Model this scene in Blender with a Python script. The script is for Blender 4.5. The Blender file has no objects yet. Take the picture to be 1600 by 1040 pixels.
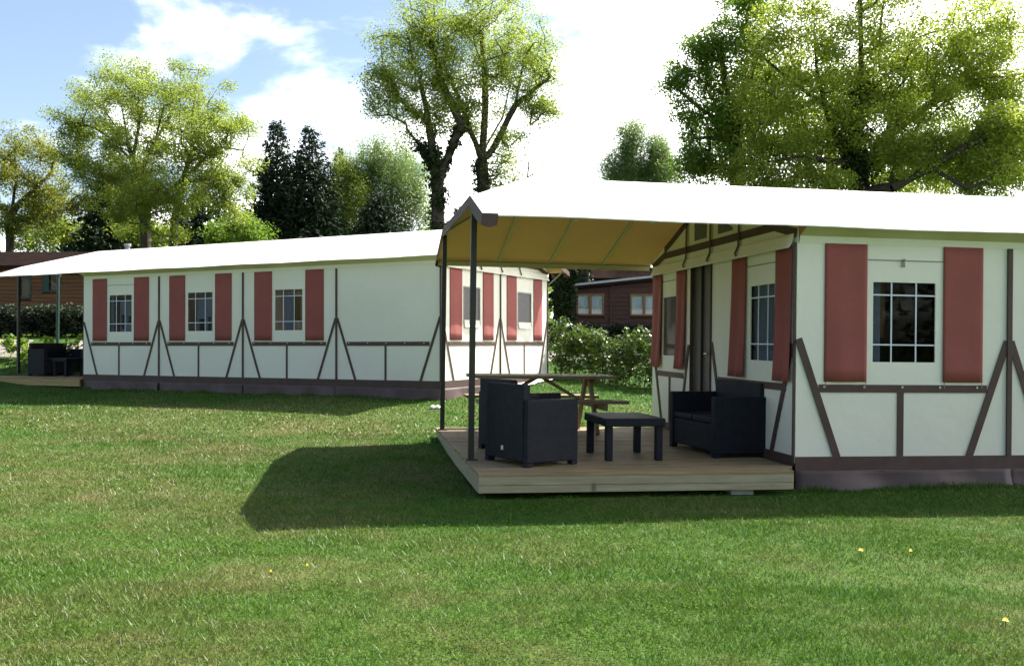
import bpy, bmesh, math, random
import numpy as np
from mathutils import Vector, Matrix
R = math.radians
random.seed(4); rng = np.random.default_rng(4)
scn = bpy.context.scene
col = scn.collection

# ------------------------------------------------------------------ camera, light, exposure
FPX, PITCH, ROLL, CZ = 1493.8, .0068, .0060, 1.406
cd = bpy.data.cameras.new('camera'); cam = bpy.data.objects.new('camera', cd); col.objects.link(cam)
cd.sensor_width = 36; cd.sensor_fit = 'HORIZONTAL'; cd.lens = 36 * FPX / 1600; cd.clip_end = 2000; cd.clip_start = .05
_fw = Vector((0, math.cos(PITCH), math.sin(PITCH))); _up = Vector((0, -math.sin(PITCH), math.cos(PITCH))); _rt = Vector((1, 0, 0))
_r2 = _rt * math.cos(ROLL) + _up * math.sin(ROLL); _u2 = _up * math.cos(ROLL) - _rt * math.sin(ROLL)
cam.matrix_world = Matrix(((_r2.x, _u2.x, -_fw.x, 0), (_r2.y, _u2.y, -_fw.y, 0), (_r2.z, _u2.z, -_fw.z, CZ), (0, 0, 0, 1)))
scn.camera = cam
SUN = Vector((.629, .593, 1.0)).normalized()
EL = math.asin(SUN.z); AZ = math.atan2(SUN.x, SUN.y)
wd = bpy.data.worlds.new('World'); scn.world = wd; wd.use_nodes = True
def build_world():
    nt = wd.node_tree; n = nt.nodes; l = nt.links; n.clear()
    out = n.new('ShaderNodeOutputWorld'); bg = n.new('ShaderNodeBackground'); l.new(bg.outputs[0], out.inputs[0])
    sky = n.new('ShaderNodeTexSky'); sky.sky_type = 'NISHITA'; sky.sun_disc = False
    sky.sun_elevation = EL; sky.sun_rotation = AZ; sky.air_density = 1.0; sky.dust_density = .6; sky.ozone_density = 1.6
    bg.inputs['Strength'].default_value = .06
    tc = n.new('ShaderNodeTexCoord'); sep = n.new('ShaderNodeSeparateXYZ'); l.new(tc.outputs['Generated'], sep.inputs[0])
    def math_(op, a, b=None, c=None):
        m = n.new('ShaderNodeMath'); m.operation = op
        for i, v in enumerate((a, b, c)):
            if v is None: continue
            if isinstance(v, (int, float)): m.inputs[i].default_value = v
            else: l.new(v, m.inputs[i])
        return m.outputs[0]
    zz = math_('ADD', math_('MAXIMUM', sep.outputs[2], 0.0), .22)
    px = math_('DIVIDE', sep.outputs[0], zz); py = math_('DIVIDE', sep.outputs[1], zz)
    cmb = n.new('ShaderNodeCombineXYZ'); l.new(px, cmb.inputs[0]); l.new(py, cmb.inputs[1])
    cmb.inputs[2].default_value = 7.9
    nz = n.new('ShaderNodeTexNoise'); nz.inputs['Scale'].default_value = 1.9; nz.inputs['Detail'].default_value = 10; nz.inputs['Roughness'].default_value = .56
    nz.inputs['Distortion'].default_value = .25
    l.new(cmb.outputs[0], nz.inputs['Vector'])
    # cloud cover thickens towards the sun and towards the horizon, thin in the north-west
    dot = n.new('ShaderNodeVectorMath'); dot.operation = 'DOT_PRODUCT'; l.new(tc.outputs['Generated'], dot.inputs[0])
    dot.inputs[1].default_value = (.85, .53, .10)
    v = math_('ADD', nz.outputs[0], math_('MULTIPLY_ADD', math_('MAXIMUM', dot.outputs['Value'], 0.0), .44, -.115))
    v = math_('ADD', v, math_('MULTIPLY_ADD', sep.outputs[2], -.25, .05))
    mr = n.new('ShaderNodeMapRange'); mr.interpolation_type = 'SMOOTHSTEP'
    mr.inputs['From Min'].default_value = .44; mr.inputs['From Max'].default_value = .72; mr.inputs['To Min'].default_value = .02
    l.new(v, mr.inputs['Value'])
    mx = n.new('ShaderNodeMix'); mx.data_type = 'RGBA'; l.new(mr.outputs[0], mx.inputs[0]); l.new(sky.outputs[0], mx.inputs[6])
    mx.inputs[7].default_value = (27, 26.6, 26.0, 1)
    l.new(mx.outputs[2], bg.inputs['Color'])
build_world()
sd = bpy.data.lights.new('sun', 'SUN'); so = bpy.data.objects.new('sun', sd); col.objects.link(so)
sd.energy = 4.6; sd.angle = R(.5); sd.color = (1, .955, .87)
so.rotation_euler = (-SUN).to_track_quat('-Z', 'Y').to_euler(); so.location = SUN * 60
vs = scn.view_settings; vs.view_transform = 'Standard'; vs.look = 'None'; vs.gamma = 1; vs.exposure = 1.62; vs.use_curve_mapping = False
scn.cycles.max_bounces = 8; scn.cycles.transparent_max_bounces = 12; scn.cycles.use_denoising = True

# ------------------------------------------------------------------ materials
M = {}
def mat(name, base=(.5, .5, .5), rough=.7, noise=None, bump=None, metal=0, spec=.5, weave=None, stretch=None, trans=None, bd=.02, knots=None):
    """noise=(scale, second colour, amount)   bump=(scale, strength)   trans=translucency share"""
    m = bpy.data.materials.new(name); m.use_nodes = True; M[name] = m
    nt = m.node_tree; n = nt.nodes; l = nt.links; p = n['Principled BSDF']
    p.inputs['Base Color'].default_value = (*base, 1); p.inputs['Roughness'].default_value = rough
    p.inputs['Metallic'].default_value = metal; p.inputs['Specular IOR Level'].default_value = spec
    tc = n.new('ShaderNodeTexCoord'); vec = tc.outputs['Object']
    if stretch:
        mp = n.new('ShaderNodeMapping'); mp.inputs['Scale'].default_value = stretch; l.new(vec, mp.inputs[0]); vec = mp.outputs[0]
    if noise:
        nz = n.new('ShaderNodeTexNoise'); nz.inputs['Scale'].default_value = noise[0]; nz.inputs['Detail'].default_value = 6; nz.inputs['Roughness'].default_value = .6
        l.new(vec, nz.inputs['Vector'])
        cr = n.new('ShaderNodeValToRGB'); cr.color_ramp.elements[0].position = .35; cr.color_ramp.elements[1].position = .7
        cr.color_ramp.elements[0].color = (*base, 1)
        cr.color_ramp.elements[1].color = (*[a + (b - a) * noise[2] for a, b in zip(base, noise[1])], 1)
        l.new(nz.outputs[0], cr.inputs[0]); l.new(cr.outputs[0], p.inputs['Base Color'])
    if knots:
        vo = n.new('ShaderNodeTexVoronoi'); vo.inputs['Scale'].default_value = knots; vm = n.new('ShaderNodeMapping'); vm.inputs['Scale'].default_value = (1, 1, .55); l.new(tc.outputs['Object'], vm.inputs[0]); l.new(vm.outputs[0], vo.inputs['Vector'])
        vr = n.new('ShaderNodeMapRange'); vr.inputs['From Min'].default_value = .06; vr.inputs['From Max'].default_value = .16; vr.inputs['To Min'].default_value = .45; l.new(vo.outputs['Distance'], vr.inputs['Value'])
        mk = n.new('ShaderNodeMix'); mk.data_type = 'RGBA'; mk.blend_type = 'MULTIPLY'; mk.inputs[0].default_value = 1; src = p.inputs['Base Color'].links[0].from_socket
        l.new(src, mk.inputs[6]); l.new(vr.outputs[0], mk.inputs[7]); l.new(mk.outputs[2], p.inputs['Base Color'])
    h = None
    if bump:
        nb = n.new('ShaderNodeTexNoise'); nb.inputs['Scale'].default_value = bump[0]; nb.inputs['Detail'].default_value = 4
        l.new(vec, nb.inputs['Vector']); h = nb.outputs[0]; st = bump[1]; ds = bd
    if weave:
        ch = n.new('ShaderNodeTexBrick'); ch.inputs['Scale'].default_value = weave[0]; ch.inputs['Mortar Size'].default_value = .03
        ch.inputs['Color1'].default_value = (1, 1, 1, 1); ch.inputs['Color2'].default_value = (.75, .75, .75, 1); ch.inputs['Mortar'].default_value = (0, 0, 0, 1)
        # pick a plane that is not edge-on: add x and y for the horizontal axis
        sp = n.new('ShaderNodeSeparateXYZ'); l.new(vec, sp.inputs[0]); ad = n.new('ShaderNodeMath'); l.new(sp.outputs[0], ad.inputs[0]); l.new(sp.outputs[1], ad.inputs[1])
        cb = n.new('ShaderNodeCombineXYZ'); l.new(ad.outputs[0], cb.inputs[0]); l.new(sp.outputs[2], cb.inputs[1]); l.new(cb.outputs[0], ch.inputs['Vector'])
        h = ch.outputs['Color']; st = weave[1]; ds = .004
    if h is not None:
        bp = n.new('ShaderNodeBump'); bp.inputs['Strength'].default_value = st; bp.inputs['Distance'].default_value = ds
        l.new(h, bp.inputs['Height']); l.new(bp.outputs[0], p.inputs['Normal'])
    if trans:
        tr = n.new('ShaderNodeBsdfTranslucent'); tr.inputs['Color'].default_value = (*trans[1], 1)
        ms = n.new('ShaderNodeMixShader'); ms.inputs[0].default_value = trans[0]
        l.new(p.outputs[0], ms.inputs[1]); l.new(tr.outputs[0], ms.inputs[2]); l.new(ms.outputs[0], n['Material Output'].inputs[0])
    return m
mat('canvas', (.86, .83, .735), .75, noise=(.9, (.80, .77, .67), .9), bump=(1.1, .6), bd=.06, trans=(.12, (1, .97, .85)))
mat('canvas_shaded', (.62, .56, .36), .8, noise=(1.6, (.52, .46, .28), .7), bump=(3, .3))  # cream canvas with the yellowish shade under the eave mixed into its colour
mat('roof_white', (.84, .82, .76), .6, noise=(.9, (.78, .76, .69), .8), bump=(1.6, .35), trans=(.05, (1, 1, .95)))
mat('roof_lining', (.47, .35, .15), .8, noise=(1.2, (.40, .29, .11), .9), bump=(2.5, .3), trans=(.22, (.9, .58, .2)))
mat('brown_pvc', (.072, .043, .037), .6, noise=(5, (.092, .060, .051), .9), bump=(5, .2), spec=.25)
mat('skirt_pvc', (.072, .044, .041), .55, noise=(2.5, (.118, .082, .084), .9), bump=(3, .5), spec=.3)
mat('red_cloth', (.29, .074, .064), .85, noise=(2.2, (.235, .060, .053), .9), bump=(3, .35))
mat('zip_grey', (.25, .23, .2), .6)
mat('stud_metal', (.5, .5, .5), .35, metal=1)
mat('pole_metal', (.42, .42, .38), .45, metal=.6)
mat('post_brown', (.020, .015, .013), .45, noise=(6, (.03, .024, .02), .8))
mat('bar_white', (.62, .66, .74), .5)
mat('door_grey', (.085, .075, .062), .55, noise=(4, (.07, .06, .05), .8))
mat('deck_wood', (.34, .245, .12), .7, noise=(2.6, (.19, .135, .075), 1), bump=(22, .35), stretch=(.6, 7, 7), knots=3.2)
mat('deck_side', (.36, .33, .215), .75, noise=(3.0, (.25, .21, .12), 1), bump=(22, .35), stretch=(.7, 8, 8), knots=5)
mat('table_wood', (.26, .185, .09), .7, noise=(3.5, (.19, .15, .08), 1), bump=(20, .4), stretch=(1.2, 8, 8))
mat('rattan', (.0075, .009, .016), .6, noise=(14, (.014, .016, .024), 1), weave=(11, 1.0), spec=.22)
mat('plate', (.7, .7, .7), .3, metal=.8)
mat('concrete', (.36, .37, .37), .9, noise=(12, (.25, .26, .26), 1), bump=(30, .4))
mat('dark_inside', (.035, .034, .032), .9)  # interior shade put into the colour
mat('inside_grey', (.55, .55, .57), .6, noise=(4, (.48, .48, .5), 1))
mat('yellow_cloth', (.55, .30, .03), .8)
mat('white_cloth', (.7, .7, .7), .85, bump=(8, .4))
mat('black_plastic', (.015, .015, .016), .5)
mat('cabin_dark', (.060, .024, .016), .85, noise=(3, (.038, .018, .014), 1), bump=(12, .4), stretch=(.6, 6, 6))
mat('cabin_log', (.165, .066, .020), .8, noise=(2.6, (.085, .04, .018), 1), bump=(9, .4), stretch=(.5, 5, 5))
mat('roof_dark', (.016, .011, .010), .9, noise=(3, (.026, .018, .016), .8), bump=(10, .4), spec=0)
mat('frame_wood', (.16, .075, .022), .6)
mat('green_paint', (.006, .032, .023), .5)
mat('fascia_grey', (.33, .35, .36), .5)
mat('bark', (.060, .047, .034), .9, noise=(4, (.035, .028, .02), 1), bump=(9, .8), stretch=(3, 3, .6))
mat('bark_pale', (.30, .28, .25), .9, noise=(3, (.09, .08, .07), 1), bump=(9, .5))
mat('path', (.25, .21, .185), .9, noise=(2, (.19, .165, .145), 1), bump=(40, .3))
mat('plastic_white', (.75, .75, .74), .5, bump=(6, .5))
mat('petal', (.72, .52, .02), .7)
mat('stem_green', (.05, .10, .02), .6)

def glass(name, tint, rough=.03, ior=1.5, gain=1.0):
    m = bpy.data.materials.new(name); m.use_nodes = True; M[name] = m
    nt = m.node_tree; n = nt.nodes; l = nt.links; n.remove(n['Principled BSDF'])
    fr = n.new('ShaderNodeFresnel'); fr.inputs[0].default_value = ior
    mu = n.new('ShaderNodeMath'); mu.operation = 'MULTIPLY'; mu.inputs[1].default_value = gain; l.new(fr.outputs[0], mu.inputs[0])
    ge = n.new('ShaderNodeNewGeometry'); iv = n.new('ShaderNodeMath'); iv.operation = 'SUBTRACT'; iv.inputs[0].default_value = 1; l.new(ge.outputs['Backfacing'], iv.inputs[1])
    m2 = n.new('ShaderNodeMath'); m2.operation = 'MULTIPLY'; l.new(mu.outputs[0], m2.inputs[0]); l.new(iv.outputs[0], m2.inputs[1]); mu = m2
    nz = n.new('ShaderNodeTexNoise'); nz.inputs['Scale'].default_value = 2.2; tc = n.new('ShaderNodeTexCoord'); l.new(tc.outputs['Object'], nz.inputs[0])
    bp = n.new('ShaderNodeBump'); bp.inputs['Strength'].default_value = .05; bp.inputs['Distance'].default_value = .02; l.new(nz.outputs[0], bp.inputs['Height'])
    gl = n.new('ShaderNodeBsdfGlossy'); gl.inputs['Roughness'].default_value = rough; l.new(bp.outputs[0], gl.inputs['Normal'])
    tr = n.new('ShaderNodeBsdfTransparent'); tr.inputs[0].default_value = (*tint, 1)
    mx = n.new('ShaderNodeMixShader'); l.new(mu.outputs[0], mx.inputs[0]); l.new(tr.outputs[0], mx.inputs[1]); l.new(gl.outputs[0], mx.inputs[2])
    l.new(mx.outputs[0], n['Material Output'].inputs[0]); return m
glass('vinyl', (.58, .61, .66), .02, 1.5, .2)
glass('window_glass', (.8, .85, .86), .01, 1.5, .8)
def mesh_cloth(name):
    m = mat(name, (.11, .10, .105), .8, noise=(9, (.17, .16, .17), 1), stretch=(1, 3, 3)); return m
mesh_cloth('mesh_screen')

def leaf_mat(name, dark, light, trans=.4, tcol=None, rough=.5, spec=.35):
    m = bpy.data.materials.new(name); m.use_nodes = True; M[name] = m
    nt = m.node_tree; n = nt.nodes; l = nt.links; p = n['Principled BSDF']
    at = n.new('ShaderNodeAttribute'); at.attribute_name = 'tint'
    mx = n.new('ShaderNodeMix'); mx.data_type = 'RGBA'; l.new(at.outputs['Fac'], mx.inputs[0])
    mx.inputs[6].default_value = (*dark, 1); mx.inputs[7].default_value = (*light, 1)
    l.new(mx.outputs[2], p.inputs['Base Color']); p.inputs['Roughness'].default_value = rough; p.inputs['Specular IOR Level'].default_value = spec
    tr = n.new('ShaderNodeBsdfTranslucent')
    mt = n.new('ShaderNodeMix'); mt.data_type = 'RGBA'; mt.blend_type = 'MULTIPLY'; mt.inputs[0].default_value = 1
    l.new(mx.outputs[2], mt.inputs[6]); mt.inputs[7].default_value = (*(tcol or (1.5, 1.5, .6)), 1); l.new(mt.outputs[2], tr.inputs[0])
    ms = n.new('ShaderNodeMixShader'); ms.inputs[0].default_value = trans
    l.new(p.outputs[0], ms.inputs[1]); l.new(tr.outputs[0], ms.inputs[2]); l.new(ms.outputs[0], n['Material Output'].inputs[0])
    return m
leaf_mat('leaf_lime', (.135, .180, .034), (.27, .32, .08), .55, (1.4, 1.44, .72))
leaf_mat('leaf_oak', (.135, .185, .034), (.27, .325, .08), .56, (1.4, 1.44, .72))
leaf_mat('leaf_golden', (.17, .215, .034), (.33, .385, .085), .6, (1.4, 1.44, .72))
leaf_mat('leaf_bronze', (.12, .14, .030), (.23, .24, .06), .48)
leaf_mat('leaf_green', (.085, .155, .028), (.17, .26, .05), .52)
leaf_mat('leaf_birch', (.095, .15, .055), (.19, .26, .10), .5, (1.4, 1.45, .8))
leaf_mat('needle', (.012, .024, .013), (.034, .055, .026), .12, (1.2, 1.3, .7), .7, .15)
leaf_mat('ivy', (.010, .020, .006), (.03, .048, .013), .15, None, .6, .25)
leaf_mat('leaf_laurel', (.024, .056, .012), (.11, .165, .030), .25, None, .30, .5)
leaf_mat('leaf_shrub', (.10, .17, .025), (.22, .32, .05), .45, None, .4, .4)
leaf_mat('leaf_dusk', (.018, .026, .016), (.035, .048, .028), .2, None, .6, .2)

# ------------------------------------------------------------------ mesh helpers
class MB:
    def __init__(s): s.v = []; s.f = []; s.m = []
    def add(s, vs_, fs, mi=0):
        b = len(s.v); s.v += [tuple(map(float, p)) for p in vs_]
        for f in fs: s.f.append(tuple(b + i for i in f)); s.m.append(mi)
    def box(s, x0, x1, y0, y1, z0, z1, mi=0, taper=None):
        v = [(x0, y0, z0), (x1, y0, z0), (x1, y1, z0), (x0, y1, z0), (x0, y0, z1), (x1, y0, z1), (x1, y1, z1), (x0, y1, z1)]
        s.add(v, [(0, 3, 2, 1), (4, 5, 6, 7), (0, 1, 5, 4), (1, 2, 6, 5), (2, 3, 7, 6), (3, 0, 4, 7)], mi); return s
    def bar(s, p, q, wid, thk, up=(0, 0, 1), mi=0):
        """a square bar from p to q; thk along `up` (made perpendicular), wid across"""
        p = Vector(p); q = Vector(q); d = (q - p).normalized(); u = Vector(up); u = (u - d * u.dot(d)).normalized(); r = d.cross(u)
        a = r * wid / 2; b = u * thk / 2
        v = [p - a - b, p + a - b, p + a + b, p - a + b, q - a - b, q + a - b, q + a + b, q - a + b]
        s.add(v, [(0, 3, 2, 1), (4, 5, 6, 7), (0, 1, 5, 4), (1, 2, 6, 5), (2, 3, 7, 6), (3, 0, 4, 7)], mi); return s
    def tube(s, pts, rad, n=8, mi=0, cap=True):
        pts = [Vector(p) for p in pts]; rad = rad if isinstance(rad, (list, tuple)) else [rad] * len(pts)
        b = len(s.v); d0 = (pts[-1] - pts[0]).normalized(); ref = Vector((1, 0, 0)) if abs(d0.x) < .8 else Vector((0, 1, 0))
        for i, p in enumerate(pts):
            d = (pts[min(i + 1, len(pts) - 1)] - pts[max(i - 1, 0)]).normalized(); u = d.cross(ref).normalized(); w_ = d.cross(u)
            for k in range(n):
                a = 2 * math.pi * k / n; s.v.append(tuple(p + (u * math.cos(a) + w_ * math.sin(a)) * rad[i]))
        for i in range(len(pts) - 1):
            for k in range(n):
                s.f.append((b + i * n + k, b + i * n + (k + 1) % n, b + (i + 1) * n + (k + 1) % n, b + (i + 1) * n + k)); s.m.append(mi)
        if cap:
            s.f.append(tuple(b + k for k in range(n))[::-1]); s.m.append(mi)
            s.f.append(tuple(b + (len(pts) - 1) * n + k for k in range(n))); s.m.append(mi)
        return s
    def slab(s, poly, nrm, thk, mi=0, mi_back=None):
        """a convex polygon given in 3-D with thickness thk behind it (against nrm)"""
        nrm = Vector(nrm).normalized(); P = [Vector(p) for p in poly]; Q = [p - nrm * thk for p in P]; n = len(P)
        area = Vector((0, 0, 0))
        for i in range(1, n - 1): area += (P[i] - P[0]).cross(P[i + 1] - P[0])
        if area.dot(nrm) < 0: P.reverse(); Q.reverse()
        b = len(s.v); s.v += [tuple(p) for p in P + Q]
        s.f.append(tuple(b + i for i in range(n))); s.m.append(mi)
        s.f.append(tuple(b + n + i for i in reversed(range(n)))); s.m.append(mi if mi_back is None else mi_back)
        for i in range(n):
            j = (i + 1) % n; s.f.append((b + i, b + n + i, b + n + j, b + j)); s.m.append(mi)
        return s
    def build(s, name, mats, parent=None, bevel=0, smooth=False):
        me = bpy.data.meshes.new(name); me.from_pydata(s.v, [], s.f)
        for m in (mats if isinstance(mats, (list, tuple)) else [mats]): me.materials.append(M[m])
        me.polygons.foreach_set('material_index', s.m)
        if smooth: me.polygons.foreach_set('use_smooth', [True] * len(s.f))
        me.update(); o = bpy.data.objects.new(name, me); col.objects.link(o)
        if parent is not None: o.parent = parent
        if bevel:
            b = o.modifiers.new('bevel', 'BEVEL'); b.width = bevel; b.segments = 2; b.limit_method = 'ANGLE'
        return o
def fast_mesh(name, V, F, matname, parent=None, tint=None, mats=None):
    """V (n,3); F (m,k) of equal face size; tint per face"""
    me = bpy.data.meshes.new(name); V = np.asarray(V, np.float32); F = np.asarray(F, np.int32); m, k = F.shape
    me.vertices.add(len(V)); me.vertices.foreach_set('co', V.ravel())
    me.loops.add(m * k); me.loops.foreach_set('vertex_index', F.ravel())
    me.polygons.add(m); me.polygons.foreach_set('loop_start', np.arange(0, m * k, k, dtype=np.int32))
    me.polygons.foreach_set('loop_total', np.full(m, k, np.int32))
    if tint is not None:
        a = me.attributes.new('tint', 'FLOAT', 'FACE'); a.data.foreach_set('value', np.asarray(tint, np.float32))
    me.materials.append(M[matname]); me.update(calc_edges=True)
    o = bpy.data.objects.new(name, me); col.objects.link(o)
    if parent is not None: o.parent = parent
    return o
def thing(name, label, cat, loc=(0, 0, 0), rz=0, group=None, mw=None):
    o = bpy.data.objects.new(name, None); col.objects.link(o); o.empty_display_size = .2
    if mw is not None: o.matrix_world = mw
    else: o.location = loc; o.rotation_euler = (0, 0, rz)
    return tag(o, label, cat, group)
def tag(o, label=None, cat=None, group=None, kind=None):
    if label: o['label'] = label
    if cat: o['category'] = cat
    if group: o['group'] = group
    if kind: o['kind'] = kind
    return o
def copy_tree(o, parent=None):
    c = o.copy(); col.objects.link(c)
    if parent is not None: c.parent = parent
    for ch in [x for x in bpy.data.objects if x.parent == o]: copy_tree(ch, c)
    return c

# ------------------------------------------------------------------ frames of the two tents
BW, W = 2.2501, 4.4492          # bay width, gable width
L4 = 4 * BW
def frame(yaw, r):
    X = Vector((math.cos(yaw), math.sin(yaw), r)).normalized(); Y = Vector((-math.sin(yaw), math.cos(yaw), 0)); return X, Y, X.cross(Y)
def mw_of(O, fr):
    X, Y, Z = fr; return Matrix(((X.x, Y.x, Z.x, O.x), (X.y, Y.y, Z.y, O.y), (X.z, Y.z, Z.z, O.z), (0, 0, 0, 1)))
FR1 = frame(.1632, -.0071); T1 = mw_of(Vector((2.7073, 9.1341, .30)), FR1)
FR2 = frame(2.6766 - math.pi, .0081); T2 = mw_of(Vector((-1.2237, 16.659, .668)) - FR2[0] * L4, FR2)

# ------------------------------------------------------------------ ground
CTRL = np.array([(-40, -5, -.1), (0, -5, -.08), (40, -5, -.1), (-8, 3, 0), (0, 4, 0), (8, 4, -.03), (-8, 8, 0), (-3, 9, .0), (0, 8, 0), (4, 8, -.03), (12, 9, -.08),
    (6, 14, .12), (-2.5, 12.5, .09), (-8, 13, .1), (-1.2, 16.6, .335), (-5, 18.6, .325), (-9.3, 20.6, .285), (-12.5, 21.4, .28), (-20, 18, .2), (2.7, 19, .41), (1, 20.5, .57), (-1.5, 19.5, .50),
    (-12.2, 23.2, .66), (-13.2, 28, 1.36), (-15.5, 29, 1.42), (-14, 33, 1.6), (2, 26, .98), (3, 33, 1.35), (10, 20, .4), (14, 32, 1.2), (-5, 27, 1.1), (-25, 30, 1.4),
    (-40, 45, 1.8), (-12, 45, 1.9), (8, 45, 1.7), (40, 45, 1.5), (-40, 20, .5), (40, 20, .3)], float)
def _tps():
    P = CTRL[:, :2]; n = len(P); d = np.linalg.norm(P[:, None] - P[None], axis=2); K = np.where(d > 0, d ** 2 * np.log(d + 1e-12), 0)
    A = np.zeros((n + 3, n + 3)); A[:n, :n] = K + np.eye(n) * .5; A[:n, n] = 1; A[:n, n + 1:] = P; A[n, :n] = 1; A[n + 1:, :n] = P.T
    return np.linalg.solve(A, np.concatenate([CTRL[:, 2], [0, 0, 0]]))
_wt = _tps()
def ground_z(x, y):
    x = np.clip(np.asarray(x, float), -40, 40); y = np.clip(np.asarray(y, float), -5, 45); sh = x.shape; x = x.ravel(); y = y.ravel()
    r = np.full(x.shape, _wt[-3]) + _wt[-2] * x + _wt[-1] * y
    for i in range(len(CTRL)):
        d2 = (x - CTRL[i, 0]) ** 2 + (y - CTRL[i, 1]) ** 2; r = r + _wt[i] * .5 * d2 * np.log(d2 + 1e-12)
    return r.reshape(sh)
def gz(x, y): return float(ground_z(np.array([x]), np.array([y]))[0])

def grass_color_nodes(nt):
    """patchy lawn colour from world position, shared by the soil sheet and the blades"""
    n = nt.nodes; l = nt.links
    ge = n.new('ShaderNodeNewGeometry')
    mp = n.new('ShaderNodeMapping'); mp.inputs['Scale'].default_value = (.8, 1.15, .3); l.new(ge.outputs['Position'], mp.inputs[0])
    a = n.new('ShaderNodeTexNoise'); a.inputs['Scale'].default_value = .62; a.inputs['Detail'].default_value = 8; a.inputs['Roughness'].default_value = .66; a.inputs['Distortion'].default_value = .5
    b = n.new('ShaderNodeTexNoise'); b.inputs['Scale'].default_value = 3.1; b.inputs['Detail'].default_value = 6; b.inputs['Roughness'].default_value = .62
    l.new(mp.outputs[0], a.inputs['Vector']); l.new(mp.outputs[0], b.inputs['Vector'])
    # drier towards the middle left of the lawn
    sp = n.new('ShaderNodeSeparateXYZ'); l.new(ge.outputs['Position'], sp.inputs[0])
    dx = n.new('ShaderNodeMapRange'); dx.interpolation_type = 'SMOOTHSTEP'; dx.inputs['From Min'].default_value = 1.5; dx.inputs['From Max'].default_value = -4.5
    dx.inputs['To Min'].default_value = -.03; dx.inputs['To Max'].default_value = .085; l.new(sp.outputs[0], dx.inputs['Value'])
    dy = n.new('ShaderNodeMapRange'); dy.interpolation_type = 'SMOOTHSTEP'; dy.inputs['From Min'].default_value = 15; dy.inputs['From Max'].default_value = 19
    dy.inputs['To Min'].default_value = 0; dy.inputs['To Max'].default_value = -.16; l.new(sp.outputs[1], dy.inputs['Value'])
    def add(p, q):
        m = n.new('ShaderNodeMath'); m.operation = 'ADD'; l.new(p, m.inputs[0]); l.new(q, m.inputs[1]); return m.outputs[0]
    sc = n.new('ShaderNodeMath'); sc.operation = 'MULTIPLY_ADD'; l.new(b.outputs[0], sc.inputs[0]); sc.inputs[1].default_value = .45; sc.inputs[2].default_value = -.225
    v = add(add(add(a.outputs[0], sc.outputs[0]), dx.outputs[0]), dy.outputs[0])
    cr = n.new('ShaderNodeValToRGB'); e = cr.color_ramp.elements
    e[0].position = .30; e[0].color = (.056, .132, .011, 1); e[1].position = .80; e[1].color = (.205, .175, .070, 1)
    k = e.new(.46); k.color = (.081, .150, .018, 1); k = e.new(.60); k.color = (.122, .152, .036, 1)
    l.new(v, cr.inputs[0]); return cr.outputs[0]
def ground_material():
    m = bpy.data.materials.new('lawn_soil'); m.use_nodes = True; M['lawn_soil'] = m; nt = m.node_tree; p = nt.nodes['Principled BSDF']
    c = grass_color_nodes(nt); n = nt.nodes; l = nt.links
    mu = n.new('ShaderNodeMix'); mu.data_type = 'RGBA'; mu.blend_type = 'MULTIPLY'; mu.inputs[0].default_value = 1
    nz = n.new('ShaderNodeTexNoise'); nz.inputs['Scale'].default_value = 38; nz.inputs['Detail'].default_value = 5; ge = n.new('ShaderNodeNewGeometry'); l.new(ge.outputs['Position'], nz.inputs['Vector'])
    cr = n.new('ShaderNodeValToRGB'); cr.color_ramp.elements[0].position = .3; cr.color_ramp.elements[0].color = (.30, .33, .30, 1); cr.color_ramp.elements[1].position = .7; cr.color_ramp.elements[1].color = (.84, .90, .78, 1)  # soil darkened to stand for the shade between blades
    l.new(nz.outputs[0], cr.inputs[0]); l.new(c, mu.inputs[6]); l.new(cr.outputs[0], mu.inputs[7]); l.new(mu.outputs[2], p.inputs['Base Color'])
    p.inputs['Roughness'].default_value = .9; p.inputs['Specular IOR Level'].default_value = .15
    bp = n.new('ShaderNodeBump'); bp.inputs['Strength'].default_value = .9; bp.inputs['Distance'].default_value = .03; l.new(nz.outputs[0], bp.inputs['Height']); l.new(bp.outputs[0], p.inputs['Normal'])
    m = bpy.data.materials.new('grass_blade'); m.use_nodes = True; M['grass_blade'] = m; nt = m.node_tree; n = nt.nodes; l = nt.links; p = n['Principled BSDF']
    c = grass_color_nodes(nt); at = n.new('ShaderNodeAttribute'); at.attribute_name = 'tint'
    cr = n.new('ShaderNodeValToRGB'); e = cr.color_ramp.elements; e[0].position = 0; e[0].color = (.52, .66, .48, 1); e[1].position = 1; e[1].color = (1.8, 1.7, 1.9, 1)
    k = e.new(.55); k.color = (1.18, 1.2, 1.12, 1); k = e.new(.88); k.color = (1.45, 1.4, 1.3, 1)
    l.new(at.outputs['Fac'], cr.inputs[0])
    mu = n.new('ShaderNodeMix'); mu.data_type = 'RGBA'; mu.blend_type = 'MULTIPLY'; mu.inputs[0].default_value = 1
    l.new(c, mu.inputs[6]); l.new(cr.outputs[0], mu.inputs[7]); l.new(mu.outputs[2], p.inputs['Base Color']); p.inputs['Roughness'].default_value = .45; p.inputs['Specular IOR Level'].default_value = .3
    tr = n.new('ShaderNodeBsdfTranslucent'); l.new(mu.outputs[2], tr.inputs[0]); ms = n.new('ShaderNodeMixShader'); ms.inputs[0].default_value = .3
    l.new(p.outputs[0], ms.inputs[1]); l.new(tr.outputs[0], ms.inputs[2]); l.new(ms.outputs[0], n['Material Output'].inputs[0])
ground_material()
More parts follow.
